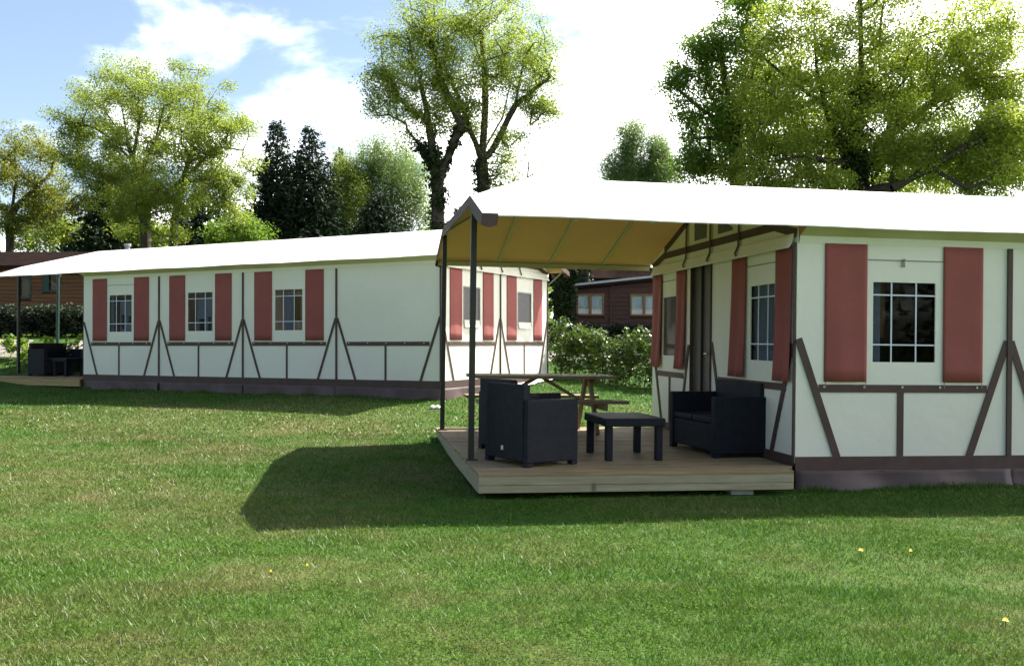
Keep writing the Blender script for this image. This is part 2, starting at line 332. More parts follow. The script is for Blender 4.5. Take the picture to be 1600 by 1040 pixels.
def build_ground():
    xs = np.concatenate([[-900, -400, -150, -80], np.arange(-40, 40.1, .8), [80, 150, 400, 900]]); ys = np.concatenate([[-900, -300, -80, -30], np.arange(-5, 45.1, .8), [80, 150, 400, 900]])
    X, Y = np.meshgrid(xs, ys); Z = ground_z(X, Y) + .012 * np.sin(X * 1.7 + np.sin(Y)) * np.cos(Y * 1.3) * (np.abs(X) < 40); nx = len(xs); ny = len(ys)
    V = np.stack([X.ravel(), Y.ravel(), Z.ravel()], 1); i = np.arange(nx * ny).reshape(ny, nx)
    F = np.stack([i[:-1, :-1].ravel(), i[:-1, 1:].ravel(), i[1:, 1:].ravel(), i[1:, :-1].ravel()], 1)
    o = fast_mesh('ground', V, F, 'lawn_soil'); o.data.polygons.foreach_set('use_smooth', [True] * len(F)); tag(o, kind='structure')
build_ground()
def gzb(x, y): return ground_z(x, y) + .012 * np.sin(x * 1.7 + np.sin(y)) * np.cos(y * 1.3)
def build_grass():
    Vs = []; Ts = []
    M1 = np.array(T1.inverted()); M2 = np.array(T2.inverted())
    for d0, d1, dens, h, wd_ in ((2.8, 5.5, 13500, .030, .0046), (5.5, 8.5, 7600, .030, .0064), (8.5, 13, 3300, .032, .0098), (13, 25, 1050, .036, .018)):
        ka, kb = .60, 1.9; n = int((d1 - d0) * 2 * (ka * (d0 + d1) / 2 + kb) * dens)
        y = rng.uniform(d0 ** 2, d1 ** 2, n) ** .5; x = rng.uniform(-1, 1, n) * (ka * y + kb)
        # clumping
        k = np.sin(x * 9 + 2 * np.sin(y * 5)) * np.sin(y * 11 + 2 * np.cos(x * 7)); keep = rng.random(n) < .72 + .28 * k
        for Mi, xa in ((M1, -3.2), (M2, -3.2)):
            lx = Mi[0, 0] * x + Mi[0, 1] * y + Mi[0, 3]; ly = Mi[1, 0] * x + Mi[1, 1] * y + Mi[1, 3]
            keep &= ~((lx > .1) & (lx < 9) & (ly > .05) & (ly < W)) & ~((lx > -3.0) & (lx <= -.1) & (ly > (-.36 if Mi is M1 else -.12)) & (ly < 3.9))
        x = x[keep]; y = y[keep]; n = len(x); z = gzb(x, y) - .004
        a = rng.uniform(0, 6.283, n); hh = h * rng.uniform(.45, 1.25, n) * (1 + .6 * (rng.random(n) < .02)); lean = hh * rng.uniform(.2, 1.3, n); la = rng.uniform(0, 6.283, n); ww = wd_ * rng.uniform(.6, 1.3, n)
        B = np.stack([x, y, z], 1); s = np.stack([np.cos(a) * ww / 2, np.sin(a) * ww / 2, 0 * a], 1)
        T = B + np.stack([np.cos(la) * lean, np.sin(la) * lean, hh], 1)
        Vs.append(np.stack([B - s, B + s, T], 1).reshape(-1, 3)); Ts.append(np.where(rng.random(n) < .045, rng.uniform(.86, 1, n), rng.random(n) ** 1.2 * .8))
    # longer, unmown blades against the tent skirts and under the deck edges
    for mw_, x0, x1, yy, n in ((T1, .0, 7.0, -.13, 4200), (T2, .0, L4, -.075, 3600), (T2, L4 + .06, L4 + .12, 0, 0)):
        if not n: continue
        lx = rng.uniform(x0, x1, n); ly = yy + rng.normal(size=n) * .045; Mw = np.array(mw_); x = Mw[0, 0] * lx + Mw[0, 1] * ly + Mw[0, 3]; y = Mw[1, 0] * lx + Mw[1, 1] * ly + Mw[1, 3]
        z = gzb(x, y) - .004; hh = rng.uniform(.03, .10, n) * (.55 + .45 * np.sin(lx * 5.3 + 2 * np.sin(lx * 2.1))); a = rng.uniform(0, 6.283, n); la = rng.uniform(0, 6.283, n); ww = rng.uniform(.006, .011, n); lean = hh * rng.uniform(.1, .8, n)
        B = np.stack([x, y, z], 1); s = np.stack([np.cos(a) * ww / 2, np.sin(a) * ww / 2, 0 * a], 1); T = B + np.stack([np.cos(la) * lean, np.sin(la) * lean, hh], 1)
        Vs.append(np.stack([B - s, B + s, T], 1).reshape(-1, 3)); Ts.append(rng.random(n) * .6)
    V = np.concatenate(Vs); F = np.arange(len(V)).reshape(-1, 3)
    o = fast_mesh('lawn_grass', V, F, 'grass_blade', None, np.concatenate(Ts)); tag(o, 'short mown patchy green lawn grass with dry straw patches', 'grass', kind='stuff')
    print('grass blades', len(F))
build_grass()
def build_clover():
    n = 110000; y = rng.uniform(3.5 ** 2, 10.5 ** 2, n) ** .5; x = rng.uniform(-.58, .58, n) * y
    f = np.sin(x * 2.3 + 1.7 * np.sin(y * 1.9)) + np.sin(y * 3.1 + 1.3 * np.cos(x * 2.9)) + .7 * np.sin(x * 7.3 + y * 5.1); keep = rng.random(n) < np.clip((f - .1) * .30, 0, .6)
    Mi = np.array(T1.inverted()); lx = Mi[0, 0] * x + Mi[0, 1] * y + Mi[0, 3]; ly = Mi[1, 0] * x + Mi[1, 1] * y + Mi[1, 3]; keep &= ~((lx > -2.9) & (ly > -.15))
    x = x[keep]; y = y[keep]; n = len(x); P = np.stack([x, y, gzb(x, y) + rng.uniform(.010, .030, n)], 1)
    nrm = rng.normal(size=(n, 3)) * .45; nrm[:, 2] = 1; nrm /= np.linalg.norm(nrm, axis=1)[:, None]; t = rng.normal(size=(n, 3)); t -= (t * nrm).sum(1)[:, None] * nrm; t /= np.linalg.norm(t, axis=1)[:, None]; b = np.cross(nrm, t)
    s = rng.uniform(.004, .008, n)[:, None] * (1 + .06 * y[:, None])
    V = np.stack([P - t * s, P + b * s * .8, P + t * s, P - b * s * .8], 1).reshape(-1, 3)
    o = fast_mesh('clover', V, np.arange(n * 4).reshape(-1, 4), 'clover_leaf', None, rng.random(n)); tag(o, 'low clover leaves scattered in clumps through the lawn', 'clover', kind='stuff'); print('clover', n)
leaf_mat('clover_leaf', (.055, .125, .014), (.10, .18, .030), .25, None, .8, .03)
build_clover()
def strip(name, pts, mname, lift=.02):
    """pts: list of (left, right) pairs on the ground"""
    V = []; 
    for a, b in pts:
        for t in np.linspace(0, 1, 9):
            x = a[0] + (b[0] - a[0]) * t; y = a[1] + (b[1] - a[1]) * t; V.append((x, y, gz(x, y) + lift))
    F = [(i * 9 + k, i * 9 + k + 1, (i + 1) * 9 + k + 1, (i + 1) * 9 + k) for i in range(len(pts) - 1) for k in range(8)]
    o = fast_mesh(name, V, F, mname); tag(o, kind='structure'); return o
strip('gravel_path', [((-45, 25), (-45, 28.4)), ((-30, 25), (-30, 28)), ((-22, 24.6), (-22, 27.8)), ((-16, 24.6), (-16, 27.8)), ((-11, 24.3), (-11, 27.4)), ((-6, 24.3), (-6, 27.2)), ((-2, 24.2), (-2, 27)), ((1, 24), (1, 26.8)), ((4, 23.6), (4, 26.6)), ((10, 23.5), (10, 26.6)), ((30, 23), (30, 26))], 'path', .03)

# ------------------------------------------------------------------ tents
SH = .722       # bottom of shutters
SEAM = 2.05
EY, EZ, RZ = -.20, 2.195, 2.95          # eave and ridge
SLOPE = (RZ - EZ) / (W / 2 - EY)
ROOF_X0, RIDGE_IN, HIP_Y = -3.06, .84, .75
OVER = .42
def roof_z(y): return EZ + SLOPE * (min(y, W - y) - EY)

class Plane2:
    """maps (s, z, out) of a wall to tent coordinates; out>0 is away from the room"""
    def __init__(s, o, d, n): s.o = Vector(o); s.d = Vector(d); s.n = Vector(n)
    def __call__(s, a, z, out=0): return s.o + s.d * a + s.n * out + Vector((0, 0, z))
def sheet(pl, a0, a1, z0, z1, out, thk, mb=None):
    mb = mb or MB(); mb.slab([pl(a0, z0, out), pl(a1, z0, out), pl(a1, z1, out), pl(a0, z1, out)], pl.n, thk); return mb
def wall_with_holes(pl, a0, a1, z0, z1, holes, thk=.012):
    mb = MB(); xs = sorted({a0, a1, *[h[0] for h in holes], *[h[1] for h in holes]}); zs = sorted({z0, z1, *[h[2] for h in holes], *[h[3] for h in holes]})
    for i in range(len(xs) - 1):
        j = 0
        while j < len(zs) - 1:
            def inh(j): return any(h[0] <= xs[i] and xs[i + 1] <= h[1] and h[2] <= zs[j] and zs[j + 1] <= h[3] for h in holes)
            if inh(j): j += 1; continue
            k = j
            while k + 1 < len(zs) - 1 and not inh(k + 1): k += 1
            sheet(pl, xs[i], xs[i + 1], zs[j], zs[k + 1], 0, thk, mb); j = k + 1
    return mb
def strap(pl, p, q, wid, out=.010, thk=.009):
    """a flat strip on the wall from (a,z) p to q"""
    p = Vector(p); q = Vector(q); d = (q - p).normalized(); n = Vector((-d.y, d.x)) * wid / 2
    mb = MB(); mb.slab([pl(*(p + n), out), pl(*(p - n), out), pl(*(q - n), out), pl(*(q + n), out)], pl.n, thk); return mb
def cloth(pl, a0, a1, z0, z1, out, folds=0, amp=.012, flare=0.0, nx=14, nz=10, thk=.006, curl=.0, phase=0.0):
    """a hanging piece of cloth with a few folds and a loose lower edge"""
    mb = MB(); V = []
    for side in (0, 1):
        for j in range(nz + 1):
            t = j / nz
            for i in range(nx + 1):
                s = i / nx; o = out + amp * math.sin(folds * 2 * math.pi * s + phase + .6 * t) * (.25 + .75 * (1 - t)) + flare * (1 - t) ** 2 + curl * math.sin(math.pi * s) * (1 - t) ** 3
                V.append(pl(a0 + (a1 - a0) * s, z0 + (z1 - z0) * t, o - (thk if side else 0)))
    k = (nx + 1) * (nz + 1); F = []
    for j in range(nz):
        for i in range(nx):
            a = j * (nx + 1) + i; F.append((a, a + 1, a + nx + 2, a + nx + 1)); F.append((k + a + nx + 1, k + a + nx + 2, k + a + 1, k + a))
    for i in range(nx):
        F.append((i, k + i, k + i + 1, i + 1)); b = nz * (nx + 1) + i; F.append((b, b + 1, k + b + 1, k + b))
    for j in range(nz):
        a = j * (nx + 1); F.append((a, a + nx + 1, k + a + nx + 1, k + a)); b = a + nx; F.append((b, k + b, k + b + nx + 1, b + nx + 1))
    mb.add(V, F); return mb
def window(t, pl, h, bars=True, screen=False, zipped=True):
    a0, a1, z0, z1 = h
    if screen:
        w_ = sheet(pl, a0, a1, z0, z1, -.014, .004).build('window', 'mesh_screen', t)
        mb = MB()
        for p, q in (((a0, z0), (a0, z1)), ((a1, z0), (a1, z1)), ((a0, z1), (a1, z1))):
            m2 = strap(pl, p, q, .03, .004, .004); mb.add(m2.v, m2.f)
        mb.build('zip', 'zip_grey', w_)
        cloth(pl, a0 + .01, a1 - .03, z0 - .05, z0 + .09, .010, 1, .006, .012, curl=.02).build('rolled_flap', 'canvas', w_, smooth=True)
        return
    w_ = sheet(pl, a0 - .004, a1 + .004, z0 - .004, z1 + .004, -.014, .003).build('window', 'vinyl', t)
    if bars:
        for s in (.30, .695):
            a = a0 + (a1 - a0) * s; sheet(pl, a - .007, a + .007, z0, z1, -.008, .006).build('glazing_bar', 'bar_white', w_)
        for z in (z0 + .168 * (z1 - z0) / .775, z0 + .651 * (z1 - z0) / .775):
            sheet(pl, a0, a1, z - .007, z + .007, -.006, .006).build('glazing_bar', 'bar_white', w_)
    if zipped: sheet(pl, a0 - .06, a1 + .08, z1 + .208, z1 + .218, .007, .006).build('zip', 'zip_grey', w_)
def bay(t, pl, s, base, has_window, sw=1.0, flare=.11, seedv=0, screen=False, zipped=True):
    """half-timber pattern of one panel of length s starting at a=base"""
    P = Plane2(pl(base, 0, 0), pl.d, pl.n); k = s / BW; r = random.Random(seedv)
    hs = []
    if has_window:
        h = (.792 * k, 1.452 * k, .915, 1.69) if not screen else (.79 * k, 1.42 * k, 1.0, 1.69)
        hs = [h]
    wall_with_holes(P, 0.0 + .002, s - .002, -.002, SEAM, hs).build('wall_panel', 'canvas', t)
    if has_window:
        window(t, P, hs[0], screen=screen, zipped=zipped)
        for a0, a1 in ((.285 * k, .722 * k), (1.53 * k, 1.957 * k)):
            sh = cloth(P, a0, a1, SH, SEAM, .012, .5 + r.random(), .004, curl=.012, phase=r.random() * 6).build('shutter', 'red_cloth', t, smooth=True)
            for a in (a0 + .012, a1 - .012): MB().tube([P(a, SH, .022), P(a, SH - .055, .02)], .004, 6).build('cord', 'zip_grey', sh)
        if not screen and sw == 1:
            mb = MB(); mb.tube([P(1.10 * k, 1.905, .010), P(1.10 * k, 1.905, .030)], .014, 8); mb.slab([P(1.083 * k, 1.84, .016), P(1.117 * k, 1.84, .016), P(1.112 * k, 1.90, .016), P(1.088 * k, 1.90, .016)], P.n, .006)
            mb.build('toggle', 'zip_grey', t)
    sheet(P, .235 * k, s - .24 * k, .620, .695, .010, .009).build('rail', 'brown_pvc', t)
    for a in (.285, .70, 1.10, 1.50, 1.90): MB().tube([P(a * k, .672, .009), P(a * k, .672, .017)], .011, 8).build('press_stud', 'stud_metal', t)
    sheet(P, (1.085 - .033 * sw) * k, (1.085 + .033 * sw) * k, 0, .620, .010, .009).build('short_post', 'brown_pvc', t)
    strap(P, (.020, 1.13), (.432 * k, -.02), .073 * sw, .0135).build('brace', 'brown_pvc', t)
    strap(P, (s - .020, 1.13), (s - .432 * k, -.02), .073 * sw, .0135).build('brace', 'brown_pvc', t)
    # foot band and the loose skirt
    sheet(P, 0, s, -.145, .004, .016, .014).build('foot_band', 'brown_pvc', t)
    sk = cloth(P, .0, s, -.42, -.125, .030, 1.6 + 1.4 * r.random(), .055 * (.1 + sw * .9), flare * (.8 + .4 * r.random()), nx=30, nz=8, phase=r.random() * 6, curl=.06 * flare / .11)
    sk.build('skirt', 'skirt_pvc', t, smooth=True)
def corner_post(t, pl, a, wid=.055, z1=SEAM):
    sheet(pl, a - wid / 2, a + wid / 2, 0.0, z1, .024, .022).build('post_strip', 'brown_pvc', t)

def build_tent(mw, label, windows, rear_screen, sw, flare):
    t = thing('tent', label, 'tent', mw=mw, group='half timbered canvas tents on the lawn')
    F = Plane2((0, 0, 0), (1, 0, 0), (0, -1, 0)); G = Plane2((0, 0, 0), (0, 1, 0), (-1, 0, 0))
    B = Plane2((L4, W, 0), (-1, 0, 0), (0, 1, 0)); RR = Plane2((L4, 0, 0), (0, 1, 0), (1, 0, 0))
    for i in range(4): bay(t, F, BW, i * BW, windows[i], sw, flare, seedv=i, zipped=(sw == 1 or i == 0))
    for i in (1, 2, 3): corner_post(t, F, i * BW, .050 * (sw if sw == 1 else .68))
    corner_post(t, F, L4 - .012, .024)
    for i in range(4):
        sheet(Plane2(B(i * BW, 0, 0), B.d, B.n), .002, BW - .002, -.35, SEAM + .2, 0, .012).build('wall_panel', 'canvas', t)
    # closing cloth between the wall head and the eave
    for pl, nm in ((F, 1), (B, 1)):
        mb = MB(); mb.slab([pl(.02, SEAM - .002, .006), pl(L4 - .02, SEAM - .002, .006), pl(L4 - .02, 2.115, .022), pl(.02, 2.115, .022)], pl.n, .006)
        mb.build('head_band', 'canvas', t)
        mb = MB(); mb.slab([pl(.02, 2.113, .020), pl(L4 - .02, 2.113, .020), pl(L4 - .02, EZ - .01, .17), pl(.02, EZ - .01, .17)], Vector(pl.n) + Vector((0, 0, -1)), .006)
        mb.build('eave_lining', 'canvas_shaded', t)
    # ---- veranda gable wall (X = 0)
    hn = (.482, 1.075, .905, 1.686); hf = (3.455, 3.995, .905, 1.69)
    wall_with_holes(G, .012, 2.205, -.06, SEAM, [hn]).build('wall_panel', 'canvas', t)
    wall_with_holes(G, 2.93, W, -.06, SEAM, [hf]).build('wall_panel', 'canvas', t)
    window(t, G, hn); window(t, G, hf, bars=False)
    for a0, a1, z0, fo in ((.065, .44, .715, 1.6), (1.165, 1.545, .715, 1.3), (3.06, 3.43, .74, 1.7), (4.02, 4.43, .74, 1.8)):
        cloth(G, a0, a1, z0, 2.03, .020, fo, .014, .03, curl=.02, nx=22).build('shutter', 'red_cloth', t, smooth=True)
    d = sheet(G, 2.215, 2.92, -.06, 2.03, -.05, .03).build('door', 'door_grey', t)
    mb = MB(); mb.tube([G(2.30, .95, -.05), G(2.30, .95, .01), G(2.30 + .11, .95, .01)], .011, 8); mb.slab([G(2.28, .84, -.045), G(2.32, .84, -.045), G(2.32, 1.02, -.045), G(2.28, 1.02, -.045)], G.n, .006)
    mb.build('handle', 'stud_metal', d)
    mb = MB(); mb.slab([G(2.205, -.06, .004), G(2.22, -.06, .004), G(2.22, 2.04, .004), G(2.205, 2.04, .004)], G.n, .05); mb.slab([G(2.915, -.06, .004), G(2.93, -.06, .004), G(2.93, 2.04, .004), G(2.915, 2.04, .004)], G.n, .05)
    mb.slab([G(2.205, 2.03, .004), G(2.93, 2.03, .004), G(2.93, 2.06, .004), G(2.205, 2.06, .004)], G.n, .05); mb.build('door_frame', 'brown_pvc', d)
    corner_post(t, G, .012, .02); corner_post(t, G, 2.195, .02)
    for a0, a1 in ((.20, 1.95), (3.15, 4.2)):
        sheet(G, a0, a1, .62, .69, .010, .009).build('rail', 'brown_pvc', t)
    for p, q, w_ in (((.06, 1.08), (.53, -.06), .07), ((2.17, 1.08), (1.75, -.06), .06), ((1.15, .62), (1.15, -.06), .06), ((4.40, 1.05), (3.98, -.06), .06), ((2.95, 1.05), (3.28, -.06), .06), ((3.68, .62), (3.68, -.06), .05)):
        strap(G, p, q, w_, .0135).build('brace', 'brown_pvc', t)
    sheet(G, .012, 2.205, -.085, .01, .016, .014).build('foot_band', 'brown_pvc', t); sheet(G, 2.93, W, -.085, .01, .016, .014).build('foot_band', 'brown_pvc', t)
    # upper gable: cloth triangle, tie beam, roof-line beams, straps, vents
    def upper(pl, t):
        y = lambda a: roof_z(a) - .02
        mb = MB(); mb.slab([pl(.0, SEAM, -.004), pl(W, SEAM, -.004), pl(W, y(0), -.004), pl(W / 2, y(W / 2), -.004), pl(0, y(0), -.004)], pl.n, .012)
        mb.build('gable_cloth', 'canvas', t)
        cloth(pl, .03, W - .03, 2.0, 2.14, .022, 2.5, .004, .05, nx=30, nz=6).build('gable_valance', 'canvas', t, smooth=True)
        strap(pl, (.50, 2.255), (W - .50, 2.255), .085, .012).build('tie_beam', 'brown_pvc', t)
        strap(pl, (-.0, 2.14), (.55, 2.27), .085, .015).build('rafter_board', 'brown_pvc', t); strap(pl, (W, 2.14), (W - .55, 2.27), .085, .015).build('rafter_board', 'brown_pvc', t)
        strap(pl, (.5, roof_z(.5) - .08), (W / 2, roof_z(W / 2) - .08), .08, .010).build('rafter_board', 'brown_pvc', t); strap(pl, (W - .5, roof_z(.5) - .08), (W / 2, roof_z(W / 2) - .08), .08, .010).build('rafter_board', 'brown_pvc', t)
        for a in (1.37, W / 2, 3.06):
            top = roof_z(a) - .10
            mb = MB(); w2 = .022
            for (z0, o0), (z1, o1) in (((2.0, .028), (2.06, .066)), ((2.06, .066), (2.15, .026)), ((2.15, .026), (top, .018))):
                mb.slab([pl(a - w2, z0, o0), pl(a + w2, z0, o0), pl(a + w2, z1, o1), pl(a - w2, z1, o1)], pl.n, .006)
            mb.build('strap', 'brown_pvc', t)
        for a0, a1 in ((1.60, 2.02), (2.40, 2.80)):
            sheet(pl, a0, a1, 2.345, 2.345 + .24, .004, .006).build('vent', 'mesh_screen', t)
    upper(G, t)
    # ---- rear gable
    Q = Plane2(RR(0, 0, 0), RR.d, RR.n)
    if rear_screen:
        for i in (0, 1): bay(t, Q, W / 2, i * W / 2, True, .62, .03, seedv=20 + i, screen=True)
        corner_post(t, Q, W / 2, .03); corner_post(t, Q, .012, .02); corner_post(t, Q, W - .012, .02)
    else: wall_with_holes(Q, 0, W, -.35, SEAM, []).build('wall_panel', 'canvas', t)
    upper(Q, t)
    # ---- floor and roof
    mb = MB(); mb.box(.02, L4 - .02, .02, W - .02, -.10, -.06); mb.build('floor', 'deck_wood' if rear_screen else 'dark_inside', t)  # near tent's floor takes the dark interior colour
    if not rear_screen: mb = MB(); mb.slab([(.02, .02, 2.12), (L4 - .02, .02, 2.12), (L4 - .02, W - .02, 2.12), (.02, W - .02, 2.12)], (0, 0, 1), .008); mb.build('gloom_ceiling', 'dark_inside', t)  # added dark sheet that keeps the near tent's room dim
    if not rear_screen: mb = MB(); mb.slab([(.02, 2.6, -.06), (L4 - .02, 2.6, -.06), (L4 - .02, 2.6, 2.11), (.02, 2.6, 2.11)], (0, -1, 0), .01); mb.build('gloom_wall', 'canvas_shaded' if rear_screen else 'dark_inside', t)  # added dark partition, gloom behind the near tent's panes
    X0, X1 = ROOF_X0, L4 + OVER
    rf = MB(); yf, yb = EY, W - EY; a = HIP_Y; b = W - HIP_Y; rl = X0 + RIDGE_IN; rr = X1 - RIDGE_IN; rm = W / 2
    nf = Vector((0, -SLOPE, 1)); nb = Vector((0, SLOPE, 1))
    def sag(x): return 0.0
    # the front and back slopes are split along the ridge so the cloth can dip a little between the frames
    XS = sorted({X0, rl, rr, X1, *[X0 + RIDGE_IN * k / 6 for k in range(1, 6)], *[rr + RIDGE_IN * k / 6 for k in range(1, 6)], *[rl + (rr - rl) * k / 22 for k in range(1, 22)]}); N = len(XS) - 1
    def slope(side):
        V = []; top = []
        ys = lambda u, x: None
        for i in range(N + 1):
            x = XS[i]
            # upper limit: hip line near the ends
            if x < rl: yu = a + (rm - a) * (x - X0) / RIDGE_IN
            elif x > rr: yu = a + (rm - a) * (X1 - x) / RIDGE_IN
            else: yu = rm
            for j in range(7):
                y = yf + (yu - yf) * j / 6; fr_ = (x / (BW / 1.0)) % 1.0
                dip = .010 * math.sin(math.pi * fr_) ** 2 * (1 - j / 6) + .014 * math.sin(math.pi * fr_) ** 2 * math.sin(math.pi * j / 6)
                V.append((x, y if side == 0 else W - y, roof_z(y) - dip))
        return V
    for side in (0, 1):
        V = slope(side); n7 = 7; k = len(V); V2 = [(x, y, z - .012) for x, y, z in V]; F = []; mi = []
        for i in range(N):
            for j in range(6):
                q = (i * n7 + j, (i + 1) * n7 + j, (i + 1) * n7 + j + 1, i * n7 + j + 1)
                q2 = tuple(k + c for c in q)
                F.append(q if side == 0 else q[::-1]); mi.append(0); F.append(q2[::-1] if side == 0 else q2); mi.append(1)
        for i in range(N): F.append((i * n7, k + i * n7, k + (i + 1) * n7, (i + 1) * n7)); mi.append(0)
        for j in range(6):
            F.append((j, j + 1, k + j + 1, k + j)); mi.append(0); e = N * n7; F.append((e + j, k + e + j, k + e + j + 1, e + j + 1)); mi.append(0)
        bb = len(rf.v); rf.v += V + V2; rf.f += [tuple(bb + c for c in f) for f in F]; rf.m += mi
    for xe, xr in ((X0, rl), (X1, rr)):
        rf.slab([(xe, a, roof_z(a)), (xe, b, roof_z(a)), (xr, rm, RZ)], (-(RZ - roof_z(a)) * (1 if xe < xr else -1), 0, RIDGE_IN), .012, 0, 1)
    rf.build('roof_canvas', ['roof_white', 'roof_lining'], t)
    # brown trim hanging from the gable ends, with a short return round each eave corner
    for xe, sx in ((X0, 1), (X1, -1)):
        outline = [(xe + sx * .14, yf), (xe, yf), (xe, a), (xe, (a + b) / 2), (xe, b), (xe, yb), (xe + sx * .14, yb)]
        mb = MB(); pts = []
        for (p, q) in zip(outline[:-1], outline[1:]):
            n_ = 8
            for i in range(n_ + (q == outline[-1])):
                u = i / n_; x = p[0] + (q[0] - p[0]) * u; y = p[1] + (q[1] - p[1]) * u; dist = len(pts)
                pts.append((x, y, min(roof_z(y), roof_z(a)), .098 + .020 * abs(math.sin(dist * math.pi / 8))))
        c = Vector((xe + sx * 1.5, rm, 0))
        V = []; 
        for x, y, z, dpt in pts:
            o = Vector((x - c.x, (y - c.y) * .3, 0)).normalized() * .008
            V += [(x + o.x, y + o.y, z + .006), (x + o.x * 2.5, y + o.y * 2.5, z - dpt), (x - o.x * .2, y - o.y * .2, z + .004), (x + o.x * 1.6, y + o.y * 1.6, z - dpt)]
        F = []
        for i in range(len(pts) - 1):
            p = i * 4; q = p + 4; F += [(p, q, q + 1, p + 1), (p + 2, p + 3, q + 3, q + 2), (p, p + 2, q + 2, q), (p + 1, q + 1, q + 3, p + 3)]
        mb.add(V, F); mb.build('end_trim', 'brown_pvc', t, smooth=False)
    # veranda frame: eave tube in a cream sleeve, rafters, hip rafters, posts
    cloth(Plane2((X0 + .02, yb - .01, 0), (1, 0, 0), (0, -1, 0)), 0, -X0 - .02, EZ - .095, EZ - .012, 0, 3, .004, nx=20, nz=2).build('eave_valance', 'canvas_shaded', t)
    MB().tube([(X0 + .03, yb - .06, EZ - .035), (0, yb - .06, EZ - .035)], .018, 8).build('eave_tube', 'pole_metal', t)
    for x in (-2.2, -1.47, -.70):
        for s in (0, 1):
            ya = yb - .06 if s else yf + .06; MB().tube([(x, ya, roof_z(ya) - .036), (x, rm, RZ - .045)], .018, 8).build('rafter', 'pole_metal', t)
    MB().tube([(rl, rm, RZ - .05), (0, rm, RZ - .05)], .02, 8).build('ridge_tube', 'pole_metal', t)
    for y in (a, b): MB().tube([(X0 + .02, y, roof_z(a) - .045), (rl, rm, RZ - .05)], .018, 8).build('hip_rafter', 'pole_metal', t)
    for yp in (.66, 3.74):
        mb = MB(); mb.box(X0 + .0, X0 + .055, yp - .03, yp - .006, -.075, roof_z(.66) - .04); mb.box(X0 + .0, X0 + .055, yp + .006, yp + .03, -.075, roof_z(.66) - .04)
        mb.box(X0 + .012, X0 + .043, yp - .006, yp + .006, -.075, roof_z(.66) - .04); mb.build('veranda_post', 'post_brown', t)
        MB().box(X0 - .02, X0 + .09, yp - .06, yp + .06, -.082, -.072).build('foot_plate', 'post_brown', t)
    for y0, y1 in ((-.02, -.17), (W + .02, W + .17)):
        MB().tube([(L4 + .02, y0 if y0 < 0 else y0, 1.92), (L4 + OVER - .06, y0, roof_z(max(y0, 0) if y0 < 1 else W) - .06)], .016, 8).build('strut', 'pole_metal', t)
    return t
tent1 = build_tent(T1, 'near cream tent with open veranda, rattan furniture on its wooden deck', (True, True, True, True), False, 1.0, .11)
tent2 = build_tent(T2, 'farther cream tent showing four bays and a sunlit rear gable', (True, True, True, False), True, .62, .035)

def P1(x, y, z=0): return T1 @ Vector((x, y, z))
def P2(x, y, z=0): return T2 @ Vector((x, y, z))
YAW1 = .1632; YAW2 = 2.6766 - math.pi

# ------------------------------------------------------------------ decks
mat('deck_side_warm', (.42, .30, .13), .75, noise=(3.0, (.33, .22, .09), 1), bump=(22, .35), stretch=(.7, 8, 8))
def build_deck(mw, label, y1, sidemat, back=.125, y0=-.30):
    t = thing('deck', label, 'deck', mw=mw, group='wooden veranda decks')
    x0, x1 = -3.08, -.025; r = random.Random(7); y = y0; zt = -.085
    while y < y1 - .02:
        j = r.uniform(-.004, .004); e = r.uniform(0, .012)
        MB().box(x0 - e, (x1 - back if y < -.1 else x1), y + .005, y + .139, zt - .030, zt + j * .5).build('deck_board', 'deck_wood', t, bevel=.004); y += .146
    ye = y; za = zt - .032
    MB().box(x0 + .003, x1 - back, y0 + .004, y0 + .044, za - .075, za).build('fascia_board', sidemat, t, bevel=.004)
    MB().box(x0 + .003, x1 - back, y0 + .007, y0 + .046, za - .142, za - .077).build('fascia_board', sidemat, t, bevel=.004)
    MB().box(x0 + .003, x0 + .043, y0 + .048, ye - .05, za - .075, za).build('fascia_board', sidemat, t, bevel=.004)
    MB().box(x0 + .007, x0 + .046, y0 + .05, 1.9, za - .152, za - .077).build('fascia_board', sidemat, t, bevel=.004)
    MB().box(x0 + .012, x0 + .046, 1.905, ye - .05, za - .150, za - .077).build('fascia_board', sidemat, t, bevel=.004)
    for xx in (-2.9, -1.95, -1.0, -.2):
        MB().box(xx - .04, xx + .04, y0 + .05, ye - .05, za - .14, za - .01).build('joist', sidemat, t)
        for yy in (.2, 2.2, 3.6): MB().box(xx - .07, xx + .07, yy - .07, yy + .07, za - .32, za - .141).build('foot_block', 'black_plastic', t)
    return t
build_deck(T1, 'wooden plank deck under the rattan furniture of the near tent', 4.0, 'deck_side')
build_deck(T2, 'wooden deck at left under the veranda of the farther tent', 4.0, 'deck_side_warm', 0.0, -.10)
p = P1(-.62, -.12); o = thing('concrete_block', 'grey concrete block supporting the front edge of the near deck', 'block', (p.x, p.y, gz(p.x, p.y)), YAW1)
MB().box(-.11, .11, -.1, .1, -.03, .055).build('lower_slab', 'concrete', o, bevel=.006); MB().box(-.15, .15, -.11, .1, .056, .09).build('top_slab', 'concrete', o, bevel=.006)

